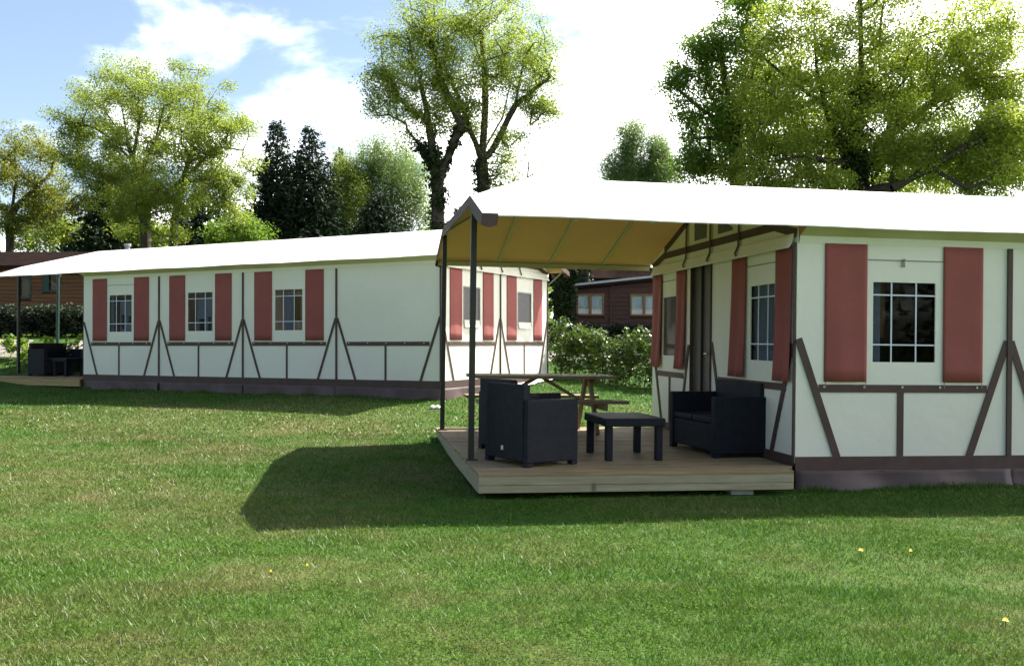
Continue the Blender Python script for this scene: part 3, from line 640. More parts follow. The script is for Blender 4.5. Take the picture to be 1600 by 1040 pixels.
# ------------------------------------------------------------------ rattan furniture
def local_thing(mw, x, y, rz, name, label, cat, group=None, z=-.082):
    m = mw @ Matrix.Translation((x, y, z)) @ Matrix.Rotation(rz, 4, 'Z'); return thing(name, label, cat, mw=m, group=group)
def rattan_seat(t, wid, dep=.60, arm=.085, plate=False):
    """faces +x; origin at the rear right foot, width along +y"""
    BVL = .012
    for y0 in (0, wid - arm):
        MB().box(.0, dep, y0, y0 + arm, .036, .615).build('armrest', 'rattan', t, bevel=BVL)
    bk = MB(); bk.slab([(-.004, arm * .55, .045), (.085, arm * .55, .045), (.070, arm * .55, .755), (-.018, arm * .55, .755)], (0, -1, 0), wid - arm * 1.1); b = bk.build('backrest', 'rattan', t, bevel=BVL)
    MB().box(.07, dep - .02, arm + .003, wid - arm - .003, .05, .33).build('seat', 'rattan', t, bevel=BVL)
    n = max(1, round((wid - 2 * arm) / .55)); sw = (wid - 2 * arm) / n
    for i in range(n): MB().box(.10, dep - .01, arm + .008 + i * sw, arm - .008 + (i + 1) * sw, .332, .40).build('cushion', 'rattan', t, bevel=.02)
    for x, y in ((0, 0), (dep - .075, 0), (0, wid - .075), (dep - .075, wid - .075)): MB().box(x + .002, x + .073, y + .002, y + .073, 0, .037).build('leg', 'rattan', t, bevel=.004)
    if plate: MB().box(-.013, .0, wid * .52, wid * .52 + .035, .13, .17).build('name_plate', 'plate', t)
    return t
GR = 'dark rattan armchairs on the near deck'
rattan_seat(local_thing(T1, -2.60, .015, R(25.5), 'armchair', 'dark rattan armchair at the deck corner with a small silver plate on its back', 'armchair', GR), .70, plate=True)
rattan_seat(local_thing(T1, -2.545, 1.03, R(25.5), 'armchair', 'dark rattan armchair half hidden behind the front armchair, under the picnic table edge', 'armchair', GR), .68)
def tbl(mw, x, y, rz, label, lx=.60, ly=.76):
    t = local_thing(mw, x, y, rz, 'coffee_table', label, 'table')
    MB().box(-.02, lx, -.02, ly, .335, .415).build('tabletop', 'rattan', t, bevel=.012)
    for a in (0, lx - .09):
        for b in (0, ly - .09): MB().box(a, a + .068, b, b + .068, 0, .336).build('leg', 'rattan', t, bevel=.006)
    return t
tbl(T1, -1.735, .45, R(1.5), 'low dark rattan coffee table between the armchairs and the loveseat')
t = local_thing(T1, -.055, 1.80, R(180 + 4.5), 'loveseat', 'dark rattan loveseat standing against the veranda wall of the near tent', 'sofa')
rattan_seat(t, 1.14, dep=.605)
# far deck
rattan_seat(local_thing(T2, -2.50, .50, 0, 'loveseat', 'dark rattan loveseat on the farther deck at left, its side turned to the lawn', 'sofa', z=-.075), 1.05, dep=.58)
tbl(T2, -1.74, .60, 0, 'low dark rattan coffee table before the loveseat on the farther deck', .46, .5)
rattan_seat(local_thing(T2, -.72, 1.56, R(180), 'armchair', 'dark rattan armchair beside the wall of the farther tent', 'armchair', z=-.075), .56)

# ------------------------------------------------------------------ picnic table
def picnic(mw):
    t = mw @ Matrix.Translation((-2.72, 3.46, -.085)) @ Matrix.Rotation(R(.5), 4, 'Z')
    o = thing('picnic_table', 'weathered wooden picnic table with attached benches at the back of the near deck', 'picnic table', mw=t); L_ = 1.84
    for i in range(5): MB().box(-.0, L_, -.36 + i * .146, -.36 + i * .146 + .138, .690, .728).build('tabletop_board', 'table_wood', o, bevel=.004)
    for s in (-1, 1):
        for k in (0, 1):
            y = s * .60 + (k - .5) * .15; MB().box(.02, L_ - .02 + (.06 if s < 0 else 0), y - .069, y + .069, .402, .440).build('bench_board', 'table_wood', o, bevel=.004)
    for x in (.26, L_ - .30):
        for s in (-1, 1): MB().bar((x, s * .10, .688), (x, s * .52, .005), .085, .045, (1, 0, 0)).build('leg', 'table_wood', o, bevel=.004)
        MB().bar((x + .05, -.73, .36), (x + .05, .73, .36), .045, .08, (0, 0, 1)).build('bench_bearer', 'table_wood', o, bevel=.004)
        MB().bar((x + .05, -.33, .665), (x + .05, .33, .665), .045, .045, (0, 0, 1)).build('cleat', 'table_wood', o, bevel=.004)
    c = L_ / 2 - .02
    for s in (-1, 1): MB().bar((c + s * .05, 0, .685), (c + s * .62, 0, .36), .07, .04, (0, 0, 1)).build('brace', 'table_wood', o, bevel=.004)
picnic(T1)

# ------------------------------------------------------------------ things behind the tent windows
def curtain(mw, x0, x1, y, z0, z1, m, label, folds=4, tie=0):
    o = cloth(Plane2((0, 0, 0), (1, 0, 0), (0, -1, 0)), x0, x1, z0, z1, -y, folds, .022, nx=26, nz=8).build('curtain', m, None, smooth=True); o.matrix_world = mw
    return tag(o, label, 'curtain', 'curtains inside the tents')
o = thing('slat_reflection', 'grey slatted panel imitating a reflection in the nearest tent window', 'slat_reflection', mw=T1 @ Matrix.Translation((.50, .06, -.055)))  # added slatted panel standing in for louvres reflected in the pane
MB().box(0, .42, .03, .5, 0, 1.9).build('body', 'inside_grey', o)
for i in range(11): MB().bar((.02, .022, .12 + i * .165), (.36, .022, .12 + i * .165), .02, .135, (0, -.25, 1)).build('slat', 'inside_grey', o)
curtain(T1, 1.03, 1.085, .30, 1.15, 1.9, 'yellow_cloth', 'narrow yellow curtain inside the near tent window', 1)
def reflection_panel(x, label, hs):  # added panels standing in for a pale building reflected in the panes
    o = thing('reflection_panel', label, 'reflection_panel', mw=T2 @ Matrix.Translation((x, .10, -.055)), group='panels imitating reflections in the windows of the farther tent')
    wall_with_holes(Plane2((0, 0, 0), (1, 0, 0), (0, -1, 0)), 0, .62, 0, 1.62, hs, .03).build('front', 'white_cloth', o)
    for h in hs: MB().box(h[0], h[1], .04, .08, h[2], h[3]).build('opening', 'dark_inside', o)
reflection_panel(1.0, 'pale panel with two dark openings imitating a reflection in the leftmost window of the farther tent', [(.03, .15, 1.02, 1.33), (.23, .42, 1.13, 1.30)])
reflection_panel(.95 + BW, 'pale panel with low dark openings imitating a reflection in the middle window of the farther tent', [(.03, .20, .98, 1.22), (.28, .42, .98, 1.26)])
o = cloth(Plane2((0, 0, 0), (0, 1, 0), (-1, 0, 0)), .42, 1.14, .80, 1.80, -.07, 7, .014, nx=40, nz=6).build('curtain', 'white_cloth', None, smooth=True); o.matrix_world = T1
tag(o, 'pale net curtain behind the veranda window of the near tent', 'curtain', 'curtains inside the tents')
curtain(T2, .78, .86, .06, .7, 1.85, 'white_cloth', 'white curtain at left inside the leftmost window of the farther tent', 3)
curtain(T2, 1.36 + BW, 1.46 + BW, .06, .7, 1.85, 'white_cloth', 'white curtain inside the middle window of the farther tent', 2)
curtain(T2, .98 + 2 * BW, 1.18 + 2 * BW, .07, .7, 1.62, 'white_cloth', 'white curtain beside the yellow cloth in the third window of the farther tent', 3)
curtain(T2, 1.19 + 2 * BW, 1.37 + 2 * BW, .055, 1.08, 1.56, 'yellow_cloth', 'yellow cloth hanging in the third window of the farther tent', 2)

# ------------------------------------------------------------------ foliage
def leaf_cards(C, rad, per, size, flat=.8, up=.35, aspect=.6, rg=None):
    """diamond leaves scattered round cluster centres C (n,3) with radii rad; returns V, F, tint"""
    rg = rg or rng; n = len(C); per = np.asarray(per, int) if np.ndim(per) else np.full(n, per); idx = np.repeat(np.arange(n), per); m = len(idx)
    g = rg.normal(size=(m, 3)); g /= np.linalg.norm(g, axis=1)[:, None]; g *= (rg.random(m) ** .45)[:, None]
    P = C[idx] + g * np.asarray(rad)[idx][:, None] * np.array([1, 1, flat])
    nrm = rg.normal(size=(m, 3)); nrm[:, 2] = np.abs(nrm[:, 2]) + up; nrm /= np.linalg.norm(nrm, axis=1)[:, None]
    t = rg.normal(size=(m, 3)); t -= (t * nrm).sum(1)[:, None] * nrm; t /= np.linalg.norm(t, axis=1)[:, None]; b = np.cross(nrm, t)
    s = size * rg.uniform(.6, 1.35, m)[:, None]
    V = np.stack([P - t * s * .5, P + b * s * .5 * aspect - t * s * .06, P + t * s * .5, P - b * s * .5 * aspect - t * s * .06], 1).reshape(-1, 3)
    ct = rg.random(n); tint = np.clip(.55 * ct[idx] + .45 * rg.random(m), 0, 1)
    return V, np.arange(m * 4).reshape(-1, 4), tint
def branches(edges_p, edges_q, r0, r1, n=5):
    """many tapered tubes at once"""
    p = np.asarray(edges_p); q = np.asarray(edges_q); m = len(p); d = q - p; d /= np.linalg.norm(d, axis=1)[:, None] + 1e-9
    ref = np.where(np.abs(d[:, 2:3]) < .9, np.array([[0, 0, 1.]]), np.array([[1., 0, 0]])); u = np.cross(d, ref); u /= np.linalg.norm(u, axis=1)[:, None]; w_ = np.cross(d, u)
    V = np.zeros((m, 2, n, 3))
    for k in range(n):
        a = 2 * math.pi * k / n; o = u * math.cos(a) + w_ * math.sin(a); V[:, 0, k] = p + o * np.asarray(r0)[:, None]; V[:, 1, k] = q + o * np.asarray(r1)[:, None]
    base = (np.arange(m) * 2 * n)[:, None]; F = []
    for k in range(n): F.append(np.concatenate([base + k, base + (k + 1) % n, base + n + (k + 1) % n, base + n + k], 1))
    return V.reshape(-1, 3), np.concatenate(F, 0)
def grow(stems, C, rtrunk, rg, rmin=.012, bend=.12):
    """stems: polylines (trunk and main limbs, in order; later ones start on earlier ones). C: cluster centres to reach.
    returns edge arrays with radii by the pipe model"""
    nodes = []; par = []
    for st in stems:
        st = [np.array(s, float) for s in st]; prev = None
        if nodes:
            d = [np.linalg.norm(st[0] - q) for q in nodes]; prev = int(np.argmin(d))
        for a, b in zip(st[:-1], st[1:]):
            L_ = np.linalg.norm(b - a); k = max(1, int(L_ / .5))
            if prev is None: nodes.append(a); par.append(-1); prev = 0
            for i in range(1, k + 1): nodes.append(a + (b - a) * i / k + rg.normal(size=3) * .008 * L_ * (i < k)); par.append(prev); prev = len(nodes) - 1
    nst = len(nodes); z0 = nodes[0][2]; top = max(q[2] for q in nodes)
    first = max(1, int(.35 * nst) if len(stems) == 1 else 1)
    order = np.argsort([min(np.linalg.norm(c - q) for q in nodes) for c in C]); ends = [0] * len(C)
    for oi in order:
        c = C[oi]; A = np.array(nodes); v = c - A; d = np.linalg.norm(v, axis=1)
        cost = d * (1 + .35 * np.clip(-(v[:, 2] / (d + 1e-6)) + .1, 0, 1)); cost[:min(first, len(cost))] += 3; j = int(np.argmin(cost)); a = nodes[j]; L_ = d[j]
        k = max(1, int(L_ / .45)); prev = j; off = rg.normal(size=3) * bend * L_
        for i in range(1, k + 1):
            t = i / k; nodes.append(a + (c - a) * t + off * math.sin(math.pi * t) + rg.normal(size=3) * .035); par.append(prev); prev = len(nodes) - 1
        ends[oi] = prev
    n = len(nodes); load = np.zeros(n)
    for e in ends: load[e] += 1
    for i in range(n - 1, 0, -1):
        load[par[i]] += load[i]
    rad = np.maximum(rmin, rtrunk * (np.maximum(load, .3) / max(load[0], 1)) ** .56)
    A = np.array(nodes); pi = np.array(par[1:]); ci = np.arange(1, n)
    return A[pi], A[ci], np.minimum(rad[pi], rad[ci] * 1.25), rad[ci]
def ell_points(ells, rg):
    C = []; Rr = []
    for cx, cy, cz, rx, ry, rz, n, cr in ells:
        g = rg.normal(size=(n, 3)); g /= np.linalg.norm(g, axis=1)[:, None]; g *= (rg.random(n) ** .40)[:, None]
        C.append(np.array([cx, cy, cz]) + g * np.array([rx, ry, rz])); Rr.append(cr * rg.uniform(.65, 1.35, n))
    return np.concatenate(C), np.concatenate(Rr)
def broad_tree(name, label, cat, stems, ells, rtrunk, per, size, leaf, bark='bark', group=None, seed=1, ivy=None, aspect=.6, up=.35, flat=.75):
    rg = np.random.default_rng(seed); C, rad = ell_points(ells, rg); b0 = stems[0][0]
    t = thing(name, label, cat, b0, 0, group); o = np.array(b0, float)
    ep, eq, r0, r1 = grow(stems, C, rtrunk, rg); V, F = branches(ep - o, eq - o, r0, r1)
    ob = fast_mesh('trunk', V, F, bark, t); ob.data.polygons.foreach_set('use_smooth', [True] * len(F))
    V, F, ti = leaf_cards(C - o, rad, per, size, flat, up, aspect, rg); fast_mesh('crown', V, F, leaf, t, ti)
    if ivy:
        CC = []; RRr = []
        for pts, r in ivy:
            for a, b in zip(pts[:-1], pts[1:]):
                a = np.array(a, float); b = np.array(b, float); k = int(np.linalg.norm(b - a) / .22) + 1
                for i in range(k): CC.append(a + (b - a) * i / k + rg.normal(size=3) * r * .25); RRr.append(r * rg.uniform(.75, 1.35))
        V, F, ti = leaf_cards(np.array(CC) - o, np.array(RRr), 150, .12, 1, .2, .8, rg); fast_mesh('ivy', V, F, 'ivy', t, ti)
    return t
def conifer(name, label, base, h, rbase, seed, leaf='needle', group=None, zlow=.04, ragged=.25, dens=1.0, card=.55):
    rg = np.random.default_rng(seed); t = thing(name, label, 'conifer', base, 0, group)
    MB().tube([(0, 0, -.3), (0, 0, h * .5), (0, 0, h * .97)], [h * .018, h * .011, .02], 7).build('trunk', 'bark', t)
    P = []; Q = []; Wd = []
    z = h * zlow
    while z < h * .985:
        u = z / h; rr = rbase * (1 - u) ** .8 * rg.uniform(1 - ragged, 1 + ragged * .5); nb = int((8 + 9 * (1 - u)) * dens)
        for k in range(nb):
            a = rg.uniform(0, 6.283); ln = rr * rg.uniform(.6, 1.08) + .12; dr = rg.uniform(-.05, .42)
            d = np.array([math.cos(a), math.sin(a), 0]); m = max(2, int(ln / (card * .42)))
            for i in range(m):
                s = (i + rg.random()) / m; s = .18 + .82 * s; p = np.array([0, 0, z]) + d * ln * s + np.array([0, 0, -dr * ln * s * s + .10 * ln * max(0, s - .75)])
                dd = d * rg.uniform(.5, 1) + rg.normal(size=3) * .5; dd[2] -= .25; dd /= np.linalg.norm(dd); P.append(p + rg.normal(size=3) * .09); Q.append(dd); Wd.append(card * rg.uniform(.5, 1.1) * (1 - .7 * u))
        z += h * .019 * rg.uniform(.7, 1.3) * (1 - .35 * u)
    P = np.array(P); Q = np.array(Q); Wd = np.array(Wd)[:, None]; sd_ = np.cross(Q, rg.normal(size=Q.shape)); sd_ /= np.linalg.norm(sd_, axis=1)[:, None]
    # three narrow sprays per card position
    VV = []; TT = []
    for k in range(3):
        q = Q + rg.normal(size=Q.shape) * .45; q /= np.linalg.norm(q, axis=1)[:, None]; s = np.cross(q, rg.normal(size=Q.shape)); s /= np.linalg.norm(s, axis=1)[:, None]
        VV.append(np.stack([P, P + q * Wd * .5 + s * Wd * .13, P + q * Wd, P + q * Wd * .5 - s * Wd * .13], 1).reshape(-1, 3)); TT.append(rg.random(len(P)))
    V = np.concatenate(VV); fast_mesh('crown', V, np.arange(len(V)).reshape(-1, 4), leaf, t, np.concatenate(TT)); return t
def at(px, py, d):
    """a point of the place, d metres in front of the camera, found from the photograph's pixel"""
    a = px - 800; b = py - 520; u = (math.cos(ROLL) * a + math.sin(ROLL) * b) / FPX; v = -(-math.sin(ROLL) * a + math.cos(ROLL) * b) / FPX
    return np.array([0, 0, CZ]) + (np.array(_rt) * u + np.array(_fw) + np.array(_up) * v) * d / (math.cos(PITCH) - v * math.sin(PITCH))
def gat(px, d):
    p = at(px, 400, d); return (p[0], p[1], gz(p[0], p[1]))
def E_(px, py, d, rpx, rpy, n, cr, dy=0.0, depth=None):
    s = d / FPX; p = at(px, py, d + dy); return (p[0], p[1], p[2], rpx * s, (depth or (rpx + rpy) / 2) * s, rpy * s, n, cr)
TG = 'trees behind the tents'
def lowdown(pt): return (pt[0], pt[1], pt[2] - .2)
# big spreading tree behind the farther tent
D = 42
st = [[lowdown(gat(228, D)), at(226, 330, D), at(215, 272, D), at(200, 225, D)], [at(216, 275, D), at(240, 225, D - .5), at(255, 170, D - 1)], [at(200, 225, D), at(165, 175, D), at(135, 150, D)], [at(224, 262, D), at(180, 230, D + 1), at(120, 195, D + 1)], [at(240, 225, D - .5), at(275, 165, D + 1), at(290, 125, D + 1)],
      [at(200, 225, D), at(190, 165, D + 1), at(180, 120, D + 1)], [lowdown(gat(262, D + .4)), at(272, 345, D + .3), at(285, 280, D + .3), at(300, 235, D)], [at(285, 280, D + .3), at(340, 230, D + .5), at(380, 235, D)], [at(224, 300, D), at(170, 275, D + .5), at(110, 262, D)], [at(208, 240, D), at(222, 170, D - .5), at(230, 105, D)], [at(300, 235, D), at(320, 170, D), at(345, 130, D)], [at(300, 240, D), at(300, 180, D), at(310, 110, D)], [at(203, 235, D), at(150, 200, D - 1), at(85, 185, D - 1)], [at(285, 285, D), at(350, 275, D - .5), at(395, 280, D - .5)]]
broad_tree('spreading_tree', 'broad light green tree with forked trunk behind the left end of the farther tent', 'tree', st,
    [E_(235, 185, D, 150, 96, 170, .62), E_(255, 330, D - .5, 70, 45, 34, .55), E_(180, 300, D, 60, 50, 26, .5), E_(130, 215, D, 62, 58, 34, .55), E_(345, 235, D, 58, 75, 44, .62), E_(265, 285, D - 1, 95, 62, 62, .62), E_(355, 320, D, 42, 50, 20, .55), E_(140, 285, D, 50, 40, 20, .5)],
    .32, 330, .085, 'leaf_lime', group=TG, seed=11)
# bronze tree at the far left
D = 46
broad_tree('budding_tree', 'bronze tinged tree with thin open crown at the left edge', 'tree',
    [[lowdown(gat(18, D)), at(14, 350, D), at(22, 300, D), at(30, 260, D)], [lowdown(gat(5, D)), at(-12, 320, D), at(-20, 260, D)], [at(18, 330, D), at(50, 300, D), at(80, 270, D)]],
    [E_(30, 262, D, 66, 68, 64, .6), E_(-45, 270, D, 60, 75, 26, .6), E_(80, 318, D, 60, 42, 44, .55), E_(20, 340, D, 60, 30, 22, .5)], .24, 230, .105, 'leaf_bronze', group=TG, seed=12)
# dark conifers standing in and behind the spreading tree
for px, apex, d, rb, sd_, lab in ((182, 236, 47, 80, 1, 'dark conifer showing low through the spreading tree, left of its trunk'), (325, 262, 50, 96, 2, 'dark conifer showing low through the spreading tree, right of its trunk'),
        (432, 186, 55, 76, 3, 'taller narrow dark spruce, left one of the pair right of the spreading tree'), (482, 194, 54, 84, 4, 'dense dark spruce with pointed top, right one of the pair'),
        (530, 230, 66, 34, 5, 'thin distant spruce whose tip shows behind the birches'), (716, 322, 60, 34, 6, 'small pale spruce peeking up beside the near veranda roof'),
        (592, 300, 52, 84, 7, 'squat dark yew in front of the grey birch')):
    b = gat(px, d); top = at(px, apex, d)[2]; conifer('spruce', lab, (b[0], b[1], b[2]), top - b[2], 1.5 * rb * d / FPX, 100 + sd_, group='conifers behind the tents', ragged=.3 if sd_ != 7 else .15, dens=3.0 if sd_ in (3, 4, 7) else 1.8, card=.8)
# birches
for px, d, ells, leaf, lab, sd_ in ((612, 58, [(600, 250, 42, 42, 60), (622, 290, 55, 58, 95), (580, 305, 36, 48, 45), (650, 335, 30, 42, 36), (600, 350, 50, 36, 40)], 'leaf_birch', 'grey green birch with hanging twigs left of the ivy trunk', 31),
        (545, 57, [(545, 272, 28, 36, 36), (552, 325, 40, 60, 80)], 'leaf_lime', 'yellow green birch squeezed between the spruces and the grey birch', 32),
        (985, 62, [(985, 220, 26, 30, 42), (972, 258, 38, 32, 75), (1032, 238, 24, 30, 46), (1030, 275, 36, 28, 55), (995, 285, 50, 20, 50)], 'leaf_birch', 'small grey green birch behind the near tent roof', 33)):
    broad_tree('birch_tree', lab, 'tree', [[lowdown(gat(px, d)), at(px - 2, 330, d), at(px + 2, 255, d)]] + ([[at(px, 300, d), at(px + 42, 250, d)]] if sd_ == 33 else []), [E_(a, b, d, c, e, n, .62) for a, b, c, e, n in ells], .16, 210, .12, leaf, 'bark_pale', TG, sd_, flat=1.5, aspect=.45)
# ivy-clad tree and oak in the middle
D = 38
iv = [[lowdown(gat(687, D)), at(684, 330, D), at(681, 275, D), at(674, 220, D), at(665, 165, D), at(655, 120, D)], [at(681, 290, D), at(704, 235, D), at(721, 195, D), at(735, 150, D), at(740, 95, D)], [at(678, 262, D), at(664, 240, D), at(654, 224, D)], [at(721, 195, D), at(690, 130, D), at(675, 70, D)]]
broad_tree('ivy_tree', 'tree with dark ivy wrapped trunk forking above the farther tent roof', 'tree', iv,
    [E_(640, 120, D, 80, 84, 84, .62), E_(700, 150, D, 45, 60, 26, .6), E_(665, 45, D, 62, 50, 44, .6), E_(605, 150, D, 40, 50, 26, .55), E_(660, 200, D, 45, 30, 12, .5)], .27, 200, .085, 'leaf_oak', group=TG, seed=41,
    ivy=[(iv[0][:4], .34), (iv[1][:3], .22), (iv[2], .26)])
D = 39
ok = [[lowdown(gat(752, D)), at(756, 300, D), at(752, 250, D), at(757, 190, D), at(758, 120, D), at(752, 50, D)], [at(752, 245, D), at(735, 205, D), at(720, 160, D), at(690, 95, D)], [at(756, 262, D), at(780, 215, D), at(805, 165, D), at(820, 90, D)], [at(752, 240, D), at(785, 185, D + 1), at(800, 120, D + 1)], [at(805, 165, D), at(835, 140, D), at(860, 120, D)]]
broad_tree('oak_tree', 'tall light green oak behind the veranda roof of the near tent', 'tree', ok,
    [E_(760, 95, D, 112, 96, 130, .62), E_(730, 190, D, 50, 40, 18, .55), E_(825, 120, D, 58, 72, 46, .6), E_(745, 30, D, 88, 50, 40, .6), E_(850, 170, D, 34, 32, 14, .5), E_(790, 225, D, 40, 30, 16, .5), E_(785, 275, D, 26, 30, 14, .5)], .27, 200, .085, 'leaf_oak', group=TG, seed=42, ivy=[([ok[0][1], ok[0][2]], .40)])
D = 44
broad_tree('bare_bush', 'nearly bare twiggy bush above the near tent ridge', 'bush', [[lowdown(gat(820, D)), at(822, 300, D), at(826, 255, D)]], [E_(820, 262, D, 36, 26, 26, .4)], .05, 30, .08, 'leaf_birch', group=TG, seed=43)
# great tree(s) at right
D = 35
gt = [[lowdown(gat(1338, D)), at(1340, 285, D), at(1338, 200, D), at(1346, 110, D), at(1345, 20, D), at(1340, -60, D)], [at(1342, 290, D), at(1300, 200, D), at(1278, 120, D), at(1272, 30, D)], [at(1345, 300, D), at(1395, 293, D - 1), at(1455, 262, D - 1.5), at(1510, 228, D - 2), at(1580, 200, D - 2)], [at(1385, 293, D - .8), at(1420, 220, D), at(1440, 185, D)], [at(1420, 235, D), at(1500, 205, D - 1)],
      [at(1342, 270, D), at(1385, 215, D + 1), at(1400, 150, D + 1)], [at(1385, 215, D + 1), at(1450, 165, D + 1), at(1510, 130, D + 1)], [at(1480, 302, D - 2), at(1540, 285, D - 2.5), at(1590, 240, D - 3)], [at(1335, 255, D), at(1250, 245, D - 1), at(1190, 255, D - 1)], [at(1338, 200, D), at(1240, 130, D), at(1180, 80, D)]]
broad_tree('willow_tree', 'huge yellow green tree with ivied trunk and low spreading boughs at right', 'tree', gt,
    [E_(1345, 60, D, 175, 95, 120, .7), E_(1460, 110, D, 130, 85, 96, .68), E_(1240, 150, D, 105, 95, 100, .7), E_(1340, 205, D, 120, 60, 64, .66), E_(1540, 70, D, 75, 80, 40, .65), E_(1500, 250, D - 1, 105, 45, 84, .62), E_(1590, 235, D - 1, 50, 50, 34, .6), E_(1575, 198, D - 2, 45, 32, 34, .55), E_(1420, 245, D - 1, 60, 36, 30, .55), E_(1210, 250, D, 90, 38, 50, .62), E_(1400, -60, D, 150, 60, 50, .7), E_(1420, 285, D + 2, 90, 24, 30, .55), E_(1560, 160, D, 60, 60, 34, .6), E_(1560, 285, D - 2, 60, 26, 24, .55), E_(1250, 285, D - 1, 90, 22, 34, .6)],
    .40, 270, .095, 'leaf_golden', group=TG, seed=51, ivy=[(gt[0][:4], .50), (gt[1][:2], .3), ([at(1360, 290, D), at(1335, 230, D - .5)], .7)])
D = 37
broad_tree('green_oak', 'greener oak with ragged dark outline left of the huge right-hand tree', 'tree',
    [[lowdown(gat(1150, D)), at(1152, 280, D), at(1148, 200, D), at(1135, 130, D), at(1125, 70, D)], [at(1148, 200, D), at(1095, 170, D), at(1060, 140, D)], [at(1150, 190, D), at(1180, 100, D), at(1190, 40, D)], [at(1150, 215, D), at(1085, 215, D)]],
    [E_(1062, 135, D, 28, 36, 15, .55), E_(1098, 80, D, 36, 38, 18, .58), E_(1150, 90, D, 60, 70, 50, .65), E_(1120, 190, D, 68, 62, 52, .65), E_(1175, 15, D, 50, 45, 26, .6), E_(1110, 260, D, 66, 32, 36, .62), E_(1200, 180, D, 50, 70, 30, .65)], .30, 230, .11, 'leaf_green', group=TG, seed=52)
D = 50
broad_tree('woodland_tree', 'dense green tree filling in behind the huge right-hand tree', 'tree', [[lowdown(gat(1300, D)), at(1300, 300, D), at(1300, 200, D), at(1310, 120, D)]],
    [E_(1230, 190, D, 130, 100, 60, .95), E_(1400, 170, D, 120, 110, 60, .95), E_(1530, 230, D, 90, 60, 34, .9)], .35, 215, .15, 'leaf_green', group=TG, seed=53)
# low growth behind the tents
for px, py, d, rx, ry, n, leaf, lab, sd_ in ((95, 368, 50, 80, 36, 60, 'leaf_lime', 'light green bush behind the roof of the log cabin', 61), (368, 368, 46, 50, 30, 34, 'leaf_green', 'light green bush low between the spreading tree and the spruces', 62),
        (225, 368, 44.5, 52, 22, 22, 'leaf_oak', 'leafy undergrowth at the foot of the spreading tree', 63), (690, 368, 46, 26, 26, 12, 'leaf_green', 'green bush at the foot of the ivy tree', 64)):
    broad_tree('bush', lab, 'bush', [[lowdown(gat(px, d)), at(px, py + 15, d), at(px, py - 5, d)]], [E_(px, py, d, rx, ry, n, .6)], .07, 210, .13, leaf, group='bushes behind the tents', seed=sd_)

# ------------------------------------------------------------------ cabins
def siding(t, x0, x1, z0, z1, pitch, m, holes, depth=.035, y=0.0):
    """horizontal boards, each its own object, cut round the openings"""
    z = z0; r = random.Random(3)
    while z < z1 - .02:
        za, zb = z, min(z + pitch - .012, z1); segs = [(x0, x1)]
        for h in holes:
            if h[2] < zb and h[3] > za:
                segs = [s for a, b in segs for s in ((a, min(b, h[0])), (max(a, h[1]), b)) if s[1] - s[0] > .01]
        for a, b in segs:
            mb = MB(); o = r.uniform(-.004, .004); mb.slab([(a, y - depth - o, za), (b, y - depth - o, za), (b, y - depth + .012 - o, zb), (a, y - depth + .012 - o, zb)], (0, -1, 0), depth - .014); mb.build('siding_board', m, t)
        z += pitch
def casement(t, x0, x1, z0, z1, frame_m, splits=1, depth=.06, cur=True, dark=False):
    f = MB(); f.box(x0 - .06, x0, -depth, 0, z0 - .06, z1 + .06); f.box(x1, x1 + .06, -depth, 0, z0 - .06, z1 + .06); f.box(x0, x1, -depth, 0, z1, z1 + .06); f.box(x0, x1, -depth - .02, 0, z0 - .06, z0)
    xs = np.linspace(x0, x1, splits + 1)
    for x in xs[1:-1]: f.box(x - .045, x + .045, -depth, 0, z0, z1)
    w_ = f.build('window', frame_m, t)
    for a, b in zip(xs[:-1], xs[1:]):
        a += .045 * (a > x0); b -= .045 * (b < x1)
        MB().box(a, b, -.025, -.02, z0, z1).build('pane', 'window_glass', w_)
        if cur:
            mb = cloth(Plane2((0, 0, 0), (1, 0, 0), (0, -1, 0)), a, b, z0 + (z1 - z0) * .26, z1, -.01, 5, .006, nx=24, nz=4); mb.build('net_curtain', 'white_cloth', w_, smooth=True)
            MB().box(a, b, .035, .04, z0, z0 + (z1 - z0) * .27).build('sill_board', 'plastic_white', w_)
